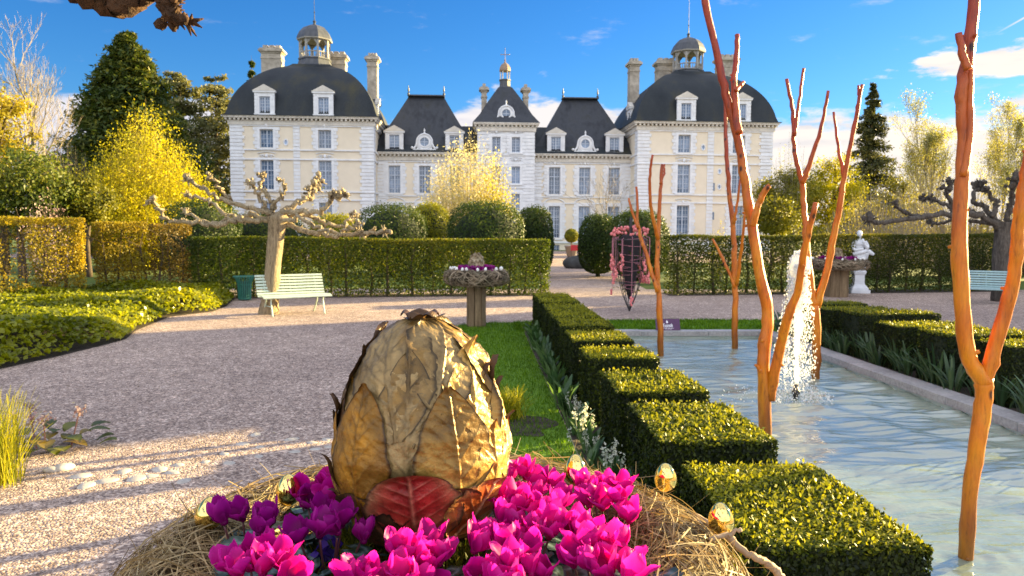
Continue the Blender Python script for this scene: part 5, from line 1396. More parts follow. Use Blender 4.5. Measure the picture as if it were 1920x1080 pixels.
# ------------------------------------------------------------------ orange painted branches standing in the pool
def orange_mat():
    m, nt, out = newmat('orange_painted_bark')
    n = noise_tex(nt, 7, 5, .6, 'Object', (1, 1, .35)); r = ramp(nt, [(.3, (.42, .085, .002)), (.5, (.62, .165, .002)), (.72, (.68, .26, .005))], n.outputs['Fac'])
    n2 = noise_tex(nt, 40, 5, .7, 'Object', (1, 1, .16)); r2 = ramp(nt, [(.30, (.14, .08, .05)), (.43, (.85, .85, .85)), (.6, (1.1, 1.1, 1.1))], n2.outputs['Fac'])
    c = mixc(nt, .75, r.outputs[0], r2.outputs[0], 'MULTIPLY')
    vk = N_(nt, 'ShaderNodeTexVoronoi'); vk.inputs['Scale'].default_value = 7.5; tck = N_(nt, 'ShaderNodeTexCoord'); mpk = N_(nt, 'ShaderNodeMapping'); mpk.inputs['Scale'].default_value = (1, 1, .6); nt.links.new(tck.outputs['Object'], mpk.inputs[0]); nt.links.new(mpk.outputs[0], vk.inputs['Vector'])
    c = mixc(nt, 1.0, c, ramp(nt, [(.07, (.10, .06, .05)), (.16, (1, 1, 1))], vk.outputs['Distance']).outputs[0], 'MULTIPLY')
    # olive stain where the wood stands in the water
    g = N_(nt, 'ShaderNodeNewGeometry'); s = N_(nt, 'ShaderNodeSeparateXYZ'); nt.links.new(g.outputs['Position'], s.inputs[0])
    mr = N_(nt, 'ShaderNodeMapRange'); nt.links.new(s.outputs[2], mr.inputs[0]); mr.inputs[1].default_value = .0; mr.inputs[2].default_value = .6
    c0 = mixc(nt, 1.0, c, (.42, .55, .7), 'MULTIPLY'); 
    top = N_(nt, 'ShaderNodeMapRange'); nt.links.new(s.outputs[2], top.inputs[0]); top.inputs[1].default_value = 1.6; top.inputs[2].default_value = 3.0
    c2 = mixc(nt, mr.outputs[0], c0, c); c3 = mixc(nt, top.outputs[0], c2, mixc(nt, 1.0, c, (.52, .20, .7), 'MULTIPLY'))
    p = N_(nt, 'ShaderNodeBsdfPrincipled'); nt.links.new(c3, p.inputs['Base Color']); p.inputs['Roughness'].default_value = .42
    p.inputs['Specular IOR Level'].default_value = .5
    nt.links.new(bump(nt, n2.outputs['Fac'], .6, .012), p.inputs['Normal']); nt.links.new(p.outputs[0], out.inputs[0]); return m
M['orange'] = orange_mat()
def stem_tree(label, Y, base, paths, seed):
    b = at(*base, Y=Y); q = np.random.default_rng(seed)
    t = thing('painted_branch', label, 'painted branch', (b.x, Y, -.4), 0, 'orange painted branches standing in the pool')
    for i, (pts, r0, r1, dy) in enumerate(paths):
        P = []
        for kk, (x, y) in enumerate(pts):
            d = dy*kk/(len(pts)-1); v = at(x, y, Y=Y+d); P.append((v.x-b.x, d, v.z+.4))
        if i == 0: P[0] = (P[0][0], P[0][1], 0.0)
        S = smooth_path(P, 6); S[1:-1] += q.normal(0, .0035, S[1:-1].shape)*Y/8
        R = .86*np.linspace(r0, r1, len(S))/F_PX*Y*(1+.045*vnoise(np.arange(len(S))[:, None]*.55, 1.0, seed*9+i))
        for kn in range(max(1, len(S)//9)):
            j = q.integers(2, len(S)); R[j] *= 1.10
        m = MB(); m.tube(S, R, 14, lump=.022)
        for kn in range(len(S)//7):
            j = q.integers(3, len(S)-1); d = unit(q.normal(0, 1, 3)); m.tube([S[j], S[j]+d*R[j]*1.45], [R[j]*.45, R[j]*.25], 6)
        m.build('trunk' if i == 0 else 'branch', M['orange'], t, True)
    return t
stem_tree('thick forked orange painted branch in the near right of the pool', 4.05, (1810, 1033), [
 ([(1810, 1075), (1816, 960), (1829, 850), (1843, 760), (1846, 708)], 15, 19, 0),
 ([(1846, 718), (1815, 665), (1803, 560), (1799, 440), (1804, 330), (1809, 260), (1803, 180), (1814, 105), (1824, 30), (1832, -70)], 18, 11.5, .1),
 ([(1846, 718), (1868, 640), (1890, 565), (1904, 500), (1910, 420), (1922, 340), (1940, 240)], 16, 11, -.15),
 ([(1816, 130), (1806, 105), (1797, 62)], 9, 7, .03),
 ([(1806, 330), (1818, 260), (1819, 160), (1822, 70)], 8, 6, .06)], 1)
stem_tree('tallest orange painted branch in the pool, crossing the right castle dome', 6.7, (1440, 805), [
 ([(1440, 815), (1433, 730), (1432, 660), (1440, 590), (1424, 510), (1410, 420), (1398, 350), (1384, 262), (1364, 190), (1344, 100), (1322, 5), (1312, -60)], 15, 6.5, .2),
 ([(1443, 750), (1462, 655), (1476, 598), (1497, 540), (1508, 470), (1530, 380)], 12, 5.5, -.5),
 ([(1386, 250), (1380, 208), (1377, 150), (1381, 105), (1382, 66)], 8, 5, .3),
 ([(1380, 170), (1387, 162), (1394, 154)], 5, 3.5, .1),
 ([(1411, 425), (1420, 390), (1430, 365), (1443, 348)], 8, 5.5, -.1),
 ([(1430, 700), (1424, 692), (1416, 684)], 6, 3, 0)], 2)
stem_tree('wide double forked orange branch behind the fountain', 9.5, (1530, 698), [
 ([(1530, 706), (1531, 640), (1528, 572)], 9, 10, 0),
 ([(1528, 578), (1516, 500), (1509, 410), (1504, 345), (1490, 285), (1486, 210), (1475, 148)], 8, 3.6, .2),
 ([(1504, 345), (1520, 300), (1541, 235), (1553, 170)], 6, 3, -.2),
 ([(1489, 255), (1497, 200), (1507, 128)], 4.5, 3, .15),
 ([(1530, 578), (1552, 500), (1568, 420), (1583, 332), (1601, 240), (1617, 158)], 8.5, 3.4, -.3),
 ([(1583, 335), (1572, 275), (1563, 210)], 4.5, 2.6, .15),
 ([(1607, 205), (1610, 180), (1609, 160)], 3.4, 2.4, .05)], 3)
stem_tree('slender orange branch behind the tallest one, near the far pool edge', 12.0, (1378, 645), [
 ([(1378, 652), (1378, 560), (1377, 500), (1376, 453), (1368, 360), (1362, 280), (1360, 190)], 7, 4, .2),
 ([(1378, 540), (1358, 490), (1336, 448)], 4, 2.4, .3),
 ([(1381, 535), (1390, 465), (1397, 395)], 4, 2.4, -.3),
 ([(1376, 420), (1381, 390), (1388, 335)], 3.5, 2.2, -.1)], 4)
stem_tree('slender orange branch beside the purple sign, left end of the far pool', 11.2, (1239, 662), [
 ([(1240, 672), (1237, 580), (1233, 520), (1234, 450), (1237, 380), (1242, 308)], 7, 3.4, .2),
 ([(1234, 450), (1222, 395), (1218, 345), (1224, 290)], 4.5, 2.4, -.2),
 ([(1233, 548), (1214, 482), (1198, 430), (1193, 350)], 5, 2.6, .3),
 ([(1197, 430), (1182, 385), (1179, 372)], 3.2, 2, .1),
 ([(1238, 345), (1245, 325), (1246, 308)], 3, 2, .1)], 5)

# ------------------------------------------------------------------ fountain
def spray_mat():
    m, nt, out = newmat('foaming_water')
    d = N_(nt, 'ShaderNodeBsdfPrincipled'); d.inputs['Base Color'].default_value = (.93, .95, .97, 1); d.inputs['Roughness'].default_value = .12
    t = N_(nt, 'ShaderNodeBsdfTranslucent'); t.inputs[0].default_value = (.97, .96, .93, 1)
    mx = N_(nt, 'ShaderNodeMixShader'); mx.inputs[0].default_value = .6
    nt.links.new(d.outputs[0], mx.inputs[1]); nt.links.new(t.outputs[0], mx.inputs[2]); nt.links.new(mx.outputs[0], out.inputs[0]); return m
M['spray'] = spray_mat()
t = thing('fountain', 'foaming white fountain jet rising from a small nozzle in the pool', 'fountain', NOZ)
k = NOZ.y/F_PX; HZ = lambda py: (738-py)*k
m = MB(); m.lathe([(.03, -.3), (.03, .05), (.045, .06), (.045, .10), (.03, .11), (.028, .16), (.02, .17)], 12); m.build('nozzle', M['iron'], t, True)
rg = np.random.default_rng(9)
zz = np.linspace(HZ(714), HZ(520), 40); S = np.stack([.004*np.sin(zz*9), .004*np.cos(zz*7), zz], 1)
m = MB(); m.tube(S, np.interp(zz, [zz[0], zz[20], zz[-1]], [.018, .032, .065])*rg.uniform(.7, 1.35, 40), 9, lump=.16); m.build('jet', M['spray'], t, True)
m = MB()
hp = [(-.5, 530, 9), (-3, 505, 14), (-3, 485, 17.5), (0, 468, 15), (2, 456, 7)]
m.tube(smooth_path([(a*k, 0, HZ(b)) for a, b, c in hp], 4), smooth_path([(c*k,) for a, b, c in hp], 4)[:, 0], 14, lump=.07)
for i in range(40):
    a = rg.uniform(0, 2*PI); b = rg.uniform(460, 545); r = np.interp(b, [455, 475, 500, 545], [8, 19, 16, 20])*k; m.ball((r*.85*math.cos(a)-.01, r*.85*math.sin(a), HZ(b)), rg.uniform(.012, .03), 7, lump=.2)
for i in range(520):
    a = rg.uniform(0, 2*PI); b = rg.uniform(452, 560); r = np.interp(b, [452, 475, 500, 560], [7, 20, 19, 17])*k*rg.uniform(.7, 1.12); m.ball((r*math.cos(a)-.008, r*math.sin(a), HZ(b)), rg.uniform(.004, .013), 5, sq=(1, 1, rg.uniform(1, 1.8)))
m.build('foam_head', M['spray'], t, True)
m = MB()                                                   # falling drops: a widening skirt
for i in range(3000):
    f = rg.uniform(0, 1)**.8; zd = HZ(500)*(1-f**1.7)+.02
    R = (.05+.20*f**.8)*rg.uniform(.35, 1.1); a = rg.uniform(0, 2*PI)
    s = rg.uniform(.0022, .0062)*(1.7 if rg.uniform() < .10 else 1)
    m.ball((R*math.cos(a)-.03*f, R*math.sin(a), zd), s, 5, sq=(1, 1, rg.uniform(1, 3.0)))
for i in range(260):
    R = .12+.28*rg.uniform(0, 1)**.6; a = rg.uniform(0, 2*PI); m.ball((R*math.cos(a), R*math.sin(a), rg.uniform(.0, .06)), rg.uniform(.004, .012), 5)
for i in range(60):
    R = rg.uniform(.45, .9); a = rg.uniform(2.2, 4.4); m.ball((R*math.cos(a), R*math.sin(a)*.5, rg.uniform(.0, .12)), rg.uniform(.003, .007), 5)
tag(m.build('droplets', M['spray'], t, False), kind='stuff')

# ------------------------------------------------------------------ ground cover, bed plants, stones
M['cover'] = leaf_mat('ground_cover_leaves', (.07, .11, .006), (.29, .31, .012), (.62, .57, .03), .5, (1.2, 1.15, .5), rough=.35, clump=1.0, spec=.5)
gc = [at(-220, 760, z=0).xy, at(0, 692, z=0).xy, at(110, 668, z=0).xy, at(200, 646, z=0).xy, at(236, 636, z=0).xy, at(255, 620, z=0).xy, at(318, 594, z=0).xy, at(400, 584, z=0).xy, at(425, 574, z=0).xy, at(440, 560, z=0).xy, (-7.2, 20.5), (-8.6, 20.2), (-10.3, 18.6), (-15.5, 14.2), (-14.5, 9)]
poly_sheet('planting_bed', [tuple(v) for v in gc], .006, M['soil'])
poly = np.array([tuple(v) for v in gc]); lo, hi = poly.min(0), poly.max(0)
P = rng.uniform(lo, hi, (90000, 2)); P = P[in_poly(P, poly)]
q = np.stack([P[:, 0], P[:, 1]], 1); d2 = np.min(np.stack([np.hypot(P[:, 0]-(a[0]+(b[0]-a[0])*f), P[:, 1]-(a[1]+(b[1]-a[1])*f)) for a, b in zip(poly[:9], poly[1:10]) for f in np.linspace(0, 1, 8)]), 0)
hgt = np.clip(d2*.85, 0, .34)*(.75+.5*(vnoise(q, 1.6, 2)+.4))+.05
z = hgt*(1-np.abs(rng.normal(0, .16, len(P))))+.02
m = MB(); Pn = np.stack([P[:, 0], P[:, 1], z], 1); m.leaves(Pn, rng.normal(0, .7, Pn.shape)+np.array((0, 0, 1)), .10, .075, R=np.clip(.45+.28*vnoise(q, 1.2, 4), 0, 1))
tag(m.build('ground_cover', M['cover']), kind='stuff')

M['tulip_leaf'] = leaf_mat('tulip_leaves', (.04, .10, .035), (.085, .16, .06), (.16, .24, .09), .35, (1.1, 1.2, .6), rough=.4, clump=5, spec=.45)
M['iris_leaf'] = leaf_mat('iris_leaves', (.03, .07, .03), (.065, .12, .055), (.12, .18, .08), .3, (1.1, 1.2, .6), rough=.4, clump=4, spec=.45)
M['white_bloom'] = leaf_mat('white_blooms', (.65, .66, .52), (.80, .80, .70), (.86, .86, .80), .4, (1, 1, .9), clump=8)
def blade_plant(name, n, h, w, spread, droop, seed, mat, bloom=0, bloom_mat=None):
    q = np.random.default_rng(seed); m = MB()
    for i in range(n):
        a = q.uniform(0, 2*PI); L = h*q.uniform(.6, 1.15); r = q.uniform(0, spread*.35); ww = w*q.uniform(.7, 1.2); lean = q.uniform(.15, 1.0)*droop
        s = np.linspace(0, 1, 7); R = r+L*lean*s**1.6; z = L*(s-.38*lean*s**2.4)
        c = np.stack([R*np.cos(a), R*np.sin(a), z], 1); wd = ww*np.sin(np.clip(.25+s*2.75, 0, PI))**.8*.5+.001
        sd = np.array((-np.sin(a), np.cos(a), 0)); mid = c+np.array((np.cos(a), np.sin(a), -.6))*(.25*wd)[:, None]
        V = np.stack([c-sd*wd[:, None], mid, c+sd*wd[:, None]], 1).reshape(-1, 3)
        m.grid(V, 7, 3, R=q.uniform(.1, .9))
    out = [(m.mesh('leaves', mat, True), 'leaves')]
    for b in range(bloom):
        f = MB(); a = q.uniform(0, 2*PI); x, y = q.normal(0, spread*.4, 2); z = h*q.uniform(.85, 1.2)
        f.tube([(x*.5, y*.5, .0), (x, y, z)], [.005, .004], 5)
        k = 26; P = np.array((x, y, z))+q.normal(0, 1, (k, 3))*np.array((.014, .014, .034)); f.leaves(P, q.normal(0, 1, P.shape), .026, .018)
        out.append((f.mesh('flower_spike', bloom_mat), 'flower_spike'))
    return out
tul = [blade_plant('tulip', 15, .27, .055, .22, .7, 40+i, M['tulip_leaf']) for i in range(3)]
hya = [blade_plant('hyacinth', 16, .24, .035, .2, .6, 50+i, M['tulip_leaf'], 5, M['white_bloom']) for i in range(2)]
iris = [blade_plant('iris', 26, .42, .03, .3, .85, 60+i, M['iris_leaf']) for i in range(3)]
def place_plant(meshes, label, cat, name, loc, rz, s, group):
    t = thing(name, label, cat, loc, rz, group)
    for me, nm in meshes: link(nm, me, t)
    t.scale = (s, s, s); return t
rg = np.random.default_rng(77)
y = 3.9; i = 0
while y < 13.2:
    near_white = 4.9 < y < 7.0
    if near_white and i % 2 == 0:
        place_plant(hya[i//2 % 2], 'clump of white flower spikes with green leaves beside the left clipped blocks', 'flower plant', 'white_flower_plant', (.90+rg.normal(0, .03), y, .01), rg.uniform(0, 6), rg.uniform(.75, 1.05), 'white flowering clumps along the left blocks')
    else:
        place_plant(tul[i % 3], 'broad blue green leaved clump without flowers beside the left clipped blocks', 'plant', 'tulip_plant', (.90+rg.normal(0, .04), y, .01), rg.uniform(0, 6), rg.uniform(.85, 1.25), 'leafy clumps along the left blocks')
    y += rg.uniform(.26, .36); i += 1
y = 6.2; i = 0
while y < 13.2:
    place_plant(iris[i % 3], 'strappy grey green leaved clump at the foot of the right clipped blocks', 'plant', 'iris_plant', (5.47+rg.normal(0, .05), y, .01), rg.uniform(0, 6), rg.uniform(.8, 1.2), 'strappy clumps along the right pool edge')
    y += rg.uniform(.26, .38); i += 1
M['lime_grass'] = leaf_mat('lime_grass_blades', (.16, .18, .01), (.34, .34, .015), (.55, .50, .03), .5, (1.2, 1.1, .4), clump=4)
def tuft(name, label, loc, n, h, sp, seed, mat=None):
    q = np.random.default_rng(seed); a = q.uniform(0, 2*PI, n); L = h*q.uniform(.5, 1.1, n); ln = q.uniform(.1, .8, n)
    P0 = np.stack([q.normal(0, sp*.25, n), q.normal(0, sp*.25, n), np.zeros(n)], 1)
    P2 = P0+np.stack([np.cos(a)*ln*sp, np.sin(a)*ln*sp, L], 1); P1 = P0*.6+P2*.4; P1[:, 2] = L*.75
    t = thing(name, label, 'grass tuft', loc); m = MB(); m.ribbons(P0, P1, P2, .006, seg=4); m.build('blades', mat or M['lime_grass'], t); return t
o = at(952, 785, z=0); tuft('grass_tuft', 'golden green grass tuft on the lawn just right of the big egg', (o.x, o.y, 0), 420, .30, .26, 3, M['lime_grass'])
o = at(-15, 905, z=0); tuft('grass_tuft', 'bright lime grass tuft cut by the left edge of the photo', (o.x, o.y, 0), 600, .62, .34, 4)
o = at(90, 842, z=0)
t = thing('bergenia_plant', 'low reddish green leafy plant with small pale flowers on the gravel at left', 'plant', (o.x, o.y, 0)); t.scale = (1.35, 1.35, 1.35)
m = MB(); q = np.random.default_rng(6)
for i in range(34):
    a = q.uniform(0, 2*PI); r = q.uniform(.02, .24); L = q.uniform(.08, .13); d = np.array((math.cos(a), math.sin(a), q.uniform(.2, .9))); d = unit(d); c = np.array((r*math.cos(a)*1.3, r*math.sin(a), q.uniform(.03, .10)))
    sd = unit(np.cross(d, (0, 0, 1))); s = np.linspace(0, 1, 6); wd = .048*np.sin(np.clip(.2+s*2.7, 0, PI)); cc = c+d*L*s[:, None]-np.array((0, 0, 1))*(.05*s**2)[:, None]
    m.grid(np.stack([cc-sd*wd[:, None], cc+np.array((0, 0, -.008)), cc+sd*wd[:, None]], 1).reshape(-1, 3), 6, 3, R=q.uniform(0, 1))
m.build('leaves', leaf_mat('bergenia_leaves', (.05, .075, .01), (.13, .15, .02), (.30, .20, .04), .35, rough=.35, clump=8, spec=.5), t, True)
for i in range(5):
    f = MB(); x, y = q.normal(0, .17), q.normal(0, .1); z = q.uniform(.15, .24); f.tube([(x*.7, y*.7, 0), (x, y, z)], [.005, .004], 5)
    P = np.array((x, y, z))+q.normal(0, .018, (40, 3)); f.leaves(P, q.normal(0, 1, P.shape), .024, .018); f.build('flower_spike', M['pink_blossom'], t)
M['pebble'] = surf_mat('pale_field_stone', (.34, .31, .28), (.56, .52, .46), 9, .8, .3, .01)
stones = [(97, 884), (118, 880), (150, 893), (163, 910), (200, 902), (232, 884), (258, 897), (283, 893), (300, 880), (420, 851), (455, 832), (487, 838), (485, 856), (547, 824), (585, 830), (590, 842), (553, 847), (612, 824), (618, 838), (480, 815), (385, 866), (430, 868), (335, 872), (345, 902), (322, 886)]
rms = [rock_mesh('stone', .05, M['pebble'], 20+i, (1.25, .9, .55)) for i in range(5)]
for i, (x, y) in enumerate(stones):
    v = at(x, y, z=0); dark = i < 2
    s = rg.uniform(.85, 1.25)*(1.1 if i < 9 else .9)
    o = link('field_stone', rms[i % 5], None, (v.x, v.y, .014 if dark else -.004), (0, 0, rg.uniform(0, 6)), s*np.array((1, 1, .9 if dark else .55)))
    if dark: tag(o, 'upright grey stone by the low plant, '+('left one of a touching pair' if i == 0 else 'right one of a touching pair'), 'stone', 'pale stones set in the gravel')
    else: tag(o, 'flat pale stone half buried in a curving line across the gravel', 'stone', 'pale stones set in the gravel')
# fallen leaves and twigs blown across the gravel
M['litter'] = leaf_mat('fallen_leaves', (.12, .07, .03), (.28, .18, .08), (.46, .36, .2), .1, (1, 1, .8), clump=3)
k = 520; X_ = rg.uniform(-8, .2, k); Y_ = rg.uniform(3.2, 20, k)
m = MB(); P = np.stack([X_, Y_, np.full(k, .008)+rg.uniform(0, .006, k)], 1); m.leaves(P, rg.normal(0, .25, P.shape)+np.array((0, 0, 1)), .035, .02)
tag(m.build('leaf_litter', M['litter']), kind='stuff')
# ------------------------------------------------------------------ the foreground nest
NC = np.array((-.085, 1.43)); NR = .485; NT = .105; NZ = 1.105       # ring centre, radius, tube radius, tube centre height
M['straw_core'] = surf_mat('packed_straw', (.10, .06, .025), (.26, .17, .08), 30, .95, 1.0, .02, fine=120)
t = thing('nest_stand', 'large straw nest bowl in the foreground holding the big leaf egg and the magenta flowers', 'planter', (NC[0], NC[1], 0), 0, 'woven nests on timber posts')
NEST = t
rg = np.random.default_rng(101)
for k in range(8):
    a = k*PI/4; m = MB(); m.cbox(.15*math.cos(a), .15*math.sin(a), .48, .07, .125, .97+rg.uniform(-.01, 0), M=Matrix.Rotation(a, 3, 'Z')); m.build('post_board', M['timber'], t)
m = MB(); aa = np.linspace(0, 2*PI, 65); m.tube(np.stack([NR*np.cos(aa), NR*np.sin(aa), NZ+.008*np.sin(aa*7)], 1), (NT-.012)*(1+.05*np.sin(aa*5+1)), 16, cap=False); m.build('ring_core', M['straw_core'], t, True)
m = MB(); m.lathe([(.14, .97), (.3, .985), (.42, 1.02), (.44, 1.10), (.40, 1.125), (.2, 1.135), (.02, 1.135)], 40); m.build('bowl', M['soil'], t, True)
m = MB(); ribbon_ring(m, 9500, NR, NT, NZ, .0030, rg, .35, 6, 1.0, .05); ribbon_ring(m, 1700, NR, NT*1.06, NZ, .0042, rg, .6, 6, 1.0, .16)
ribbon_ring(m, 2600, NR-.10, .045, NZ+.0, .0028, rg, .8, 5, 1.0, .2)
m.build('straw_ring', M['straw'], t)
m = MB(); n = 520; a = rg.uniform(0, 2*PI, n); ph = rg.uniform(-.2, 1.9, n); r0 = NT*.95    # loose ends sticking out
p0 = np.stack([(NR+r0*np.cos(ph))*np.cos(a), (NR+r0*np.cos(ph))*np.sin(a), NZ+r0*np.sin(ph)], 1)
d = np.stack([np.cos(a)*np.cos(ph), np.sin(a)*np.cos(ph), np.sin(ph)], 1)*.6+rg.normal(0, .8, (n, 3)); d = unit_rows(d); L = rg.uniform(.03, .10, n)[:, None]
m.ribbons(p0, p0+d*L*.5+rg.normal(0, .006, (n, 3)), p0+d*L, .0022, seg=3); m.build('loose_straw', M['straw'], t)
M['moss'] = leaf_mat('moss', (.05, .07, .004), (.14, .15, .008), (.27, .25, .02), .35, (1.1, 1.1, .4), clump=20)
def moss_patch(px, py, z, r, n):
    c = at(px, py, z=z); P = np.stack([rg.normal(0, r*.5, n), rg.normal(0, r*.4, n), np.zeros(n)], 1)
    b = P+np.array((c.x-NC[0], c.y-NC[1], 1.13)); h = rg.uniform(.018, .045, n); e = rg.normal(0, .016, (n, 3)); e[:, 2] = h
    mm = MB(); mm.ribbons(b, b+e*.6+rg.normal(0, .006, (n, 3)), b+e+rg.normal(0, .012, (n, 3)), .0042, seg=3); mm.build('moss', M['moss'], NEST)
moss_patch(690, 1012, 1.15, .10, 1500); moss_patch(852, 1025, 1.15, .09, 1600); moss_patch(1255, 1050, 1.15, .11, 1700); moss_patch(640, 1060, 1.15, .08, 900)
moss_patch(1120, 960, 1.15, .08, 700); moss_patch(860, 960, 1.15, .1, 900)
# twigs laid on the rim, each a loose piece of its own
M['twig'] = surf_mat('bare_twig', (.20, .13, .08), (.42, .30, .19), 25, .7, .4, .004, stretch=(1, 1, .4))
def twig(label, pts, r0, r1):
    P = [np.array(at(x, y, z=z)[:]) for x, y, z in pts]; S = smooth_path(P, 6); S[1:-1] += rg.normal(0, .0016, S[1:-1].shape)
    m = MB(); m.tube(S, np.linspace(r0, r1, len(S))*rg.uniform(.9, 1.12, len(S)), 8, lump=.05); tag(m.build('twig', M['twig'], None, True), label, 'twig')
twig('bent pale twig poking out of the right side of the straw nest', [(1300, 965, 1.19), (1355, 1000, 1.19), (1400, 1036, 1.17), (1432, 1052, 1.15), (1452, 1066, 1.13), (1466, 1085, 1.11)], .0065, .0085)
twig('short cut twig lying behind the rightmost golden egg', [(1330, 1012, 1.205), (1362, 1002, 1.21), (1390, 992, 1.22)], .0048, .004)
twig('long pale twig curving along the left outer rim of the straw nest', [(205, 1100, 1.10), (250, 1062, 1.13), (300, 1030, 1.16), (350, 1008, 1.19), (400, 992, 1.20)], .0085, .006)
twig('thin twig inside the lit hollow on the right of the straw nest', [(1290, 1020, 1.14), (1300, 1050, 1.14), (1316, 1075, 1.14)], .005, .004)

# ------------------------------------------------------------------ the big leaf-covered egg
EC = at(788, 800, z=1.40); EC = np.array((-.125, 1.56)); EZ, EH = 1.168, .448
EGG_S = np.array([0, .04, .09, .19, .29, .415, .54, .69, .79, .89, .94, .98, 1.0]); EGG_W = np.array([.070, .105, .127, .153, .168, .174, .167, .149, .127, .096, .070, .040, .012])
def egg_r(s):            # s = 0 bottom .. 1 top
    return np.interp(np.clip(s, 0, 1), EGG_S, EGG_W) - .006
M['egg_leaf'] = None
def egg_leaf_mat():
    m, nt, out = newmat('pressed_bronze_leaf')
    at_ = N_(nt, 'ShaderNodeAttribute', attribute_name='tint')
    n = noise_tex(nt, 38, 6, .65); r = ramp(nt, [(.28, (.55, .50, .44)), (.5, (1, 1, 1)), (.75, (1.22, 1.18, 1.08))], n.outputs['Fac'])
    c = mixc(nt, 1.0, at_.outputs['Color'], r.outputs[0], 'MULTIPLY')
    gm = N_(nt, 'ShaderNodeNewGeometry'); c = mixc(nt, gm.outputs['Backfacing'], (.075, .036, .014), c)
    p = N_(nt, 'ShaderNodeBsdfPrincipled'); nt.links.new(c, p.inputs['Base Color']); p.inputs['Roughness'].default_value = .40
    rr = ramp(nt, [(.3, (.30,)*3), (.7, (.52,)*3)], n.outputs['Fac']); nt.links.new(rr.outputs[0], p.inputs['Roughness'])
    p.inputs['Specular IOR Level'].default_value = .45; p.inputs['Metallic'].default_value = .3
    n2 = noise_tex(nt, 110, 4, .6); 
    nt.links.new(bump(nt, n2.outputs['Fac'], .55, .004), p.inputs['Normal']); nt.links.new(p.outputs[0], out.inputs[0]); return m
M['egg_leaf'] = egg_leaf_mat()
egg = thing('leaf_egg', 'large egg covered in overlapping golden and dark red dried leaves, centre foreground', 'egg', (EC[0], EC[1], EZ))
s = np.linspace(0, 1, 30); m = MB(); m.lathe(np.stack([np.maximum(egg_r(s)-.004, .001), s*EH], 1), 48); m.build('shell', plain('dark_leaf_base', (.06, .035, .02), .8), egg, True)
PAL_K = 1.3
PAL = {'silver': (.235, .160, .066), 'gold': (.300, .140, .010), 'pale': (.42, .25, .055), 'bronze': (.290, .170, .034), 'red': (.215, .016, .012), 'darkred': (.09, .016, .010), 'rust': (.34, .07, .012), 'brown': (.10, .046, .018)}
EDGE = {'silver': (.17, .105, .035), 'gold': (.16, .075, .012), 'pale': (.34, .18, .04), 'bronze': (.2, .11, .025), 'red': (.30, .17, .075), 'darkred': (.22, .12, .05), 'rust': (.46, .27, .09), 'brown': (.06, .028, .012)}
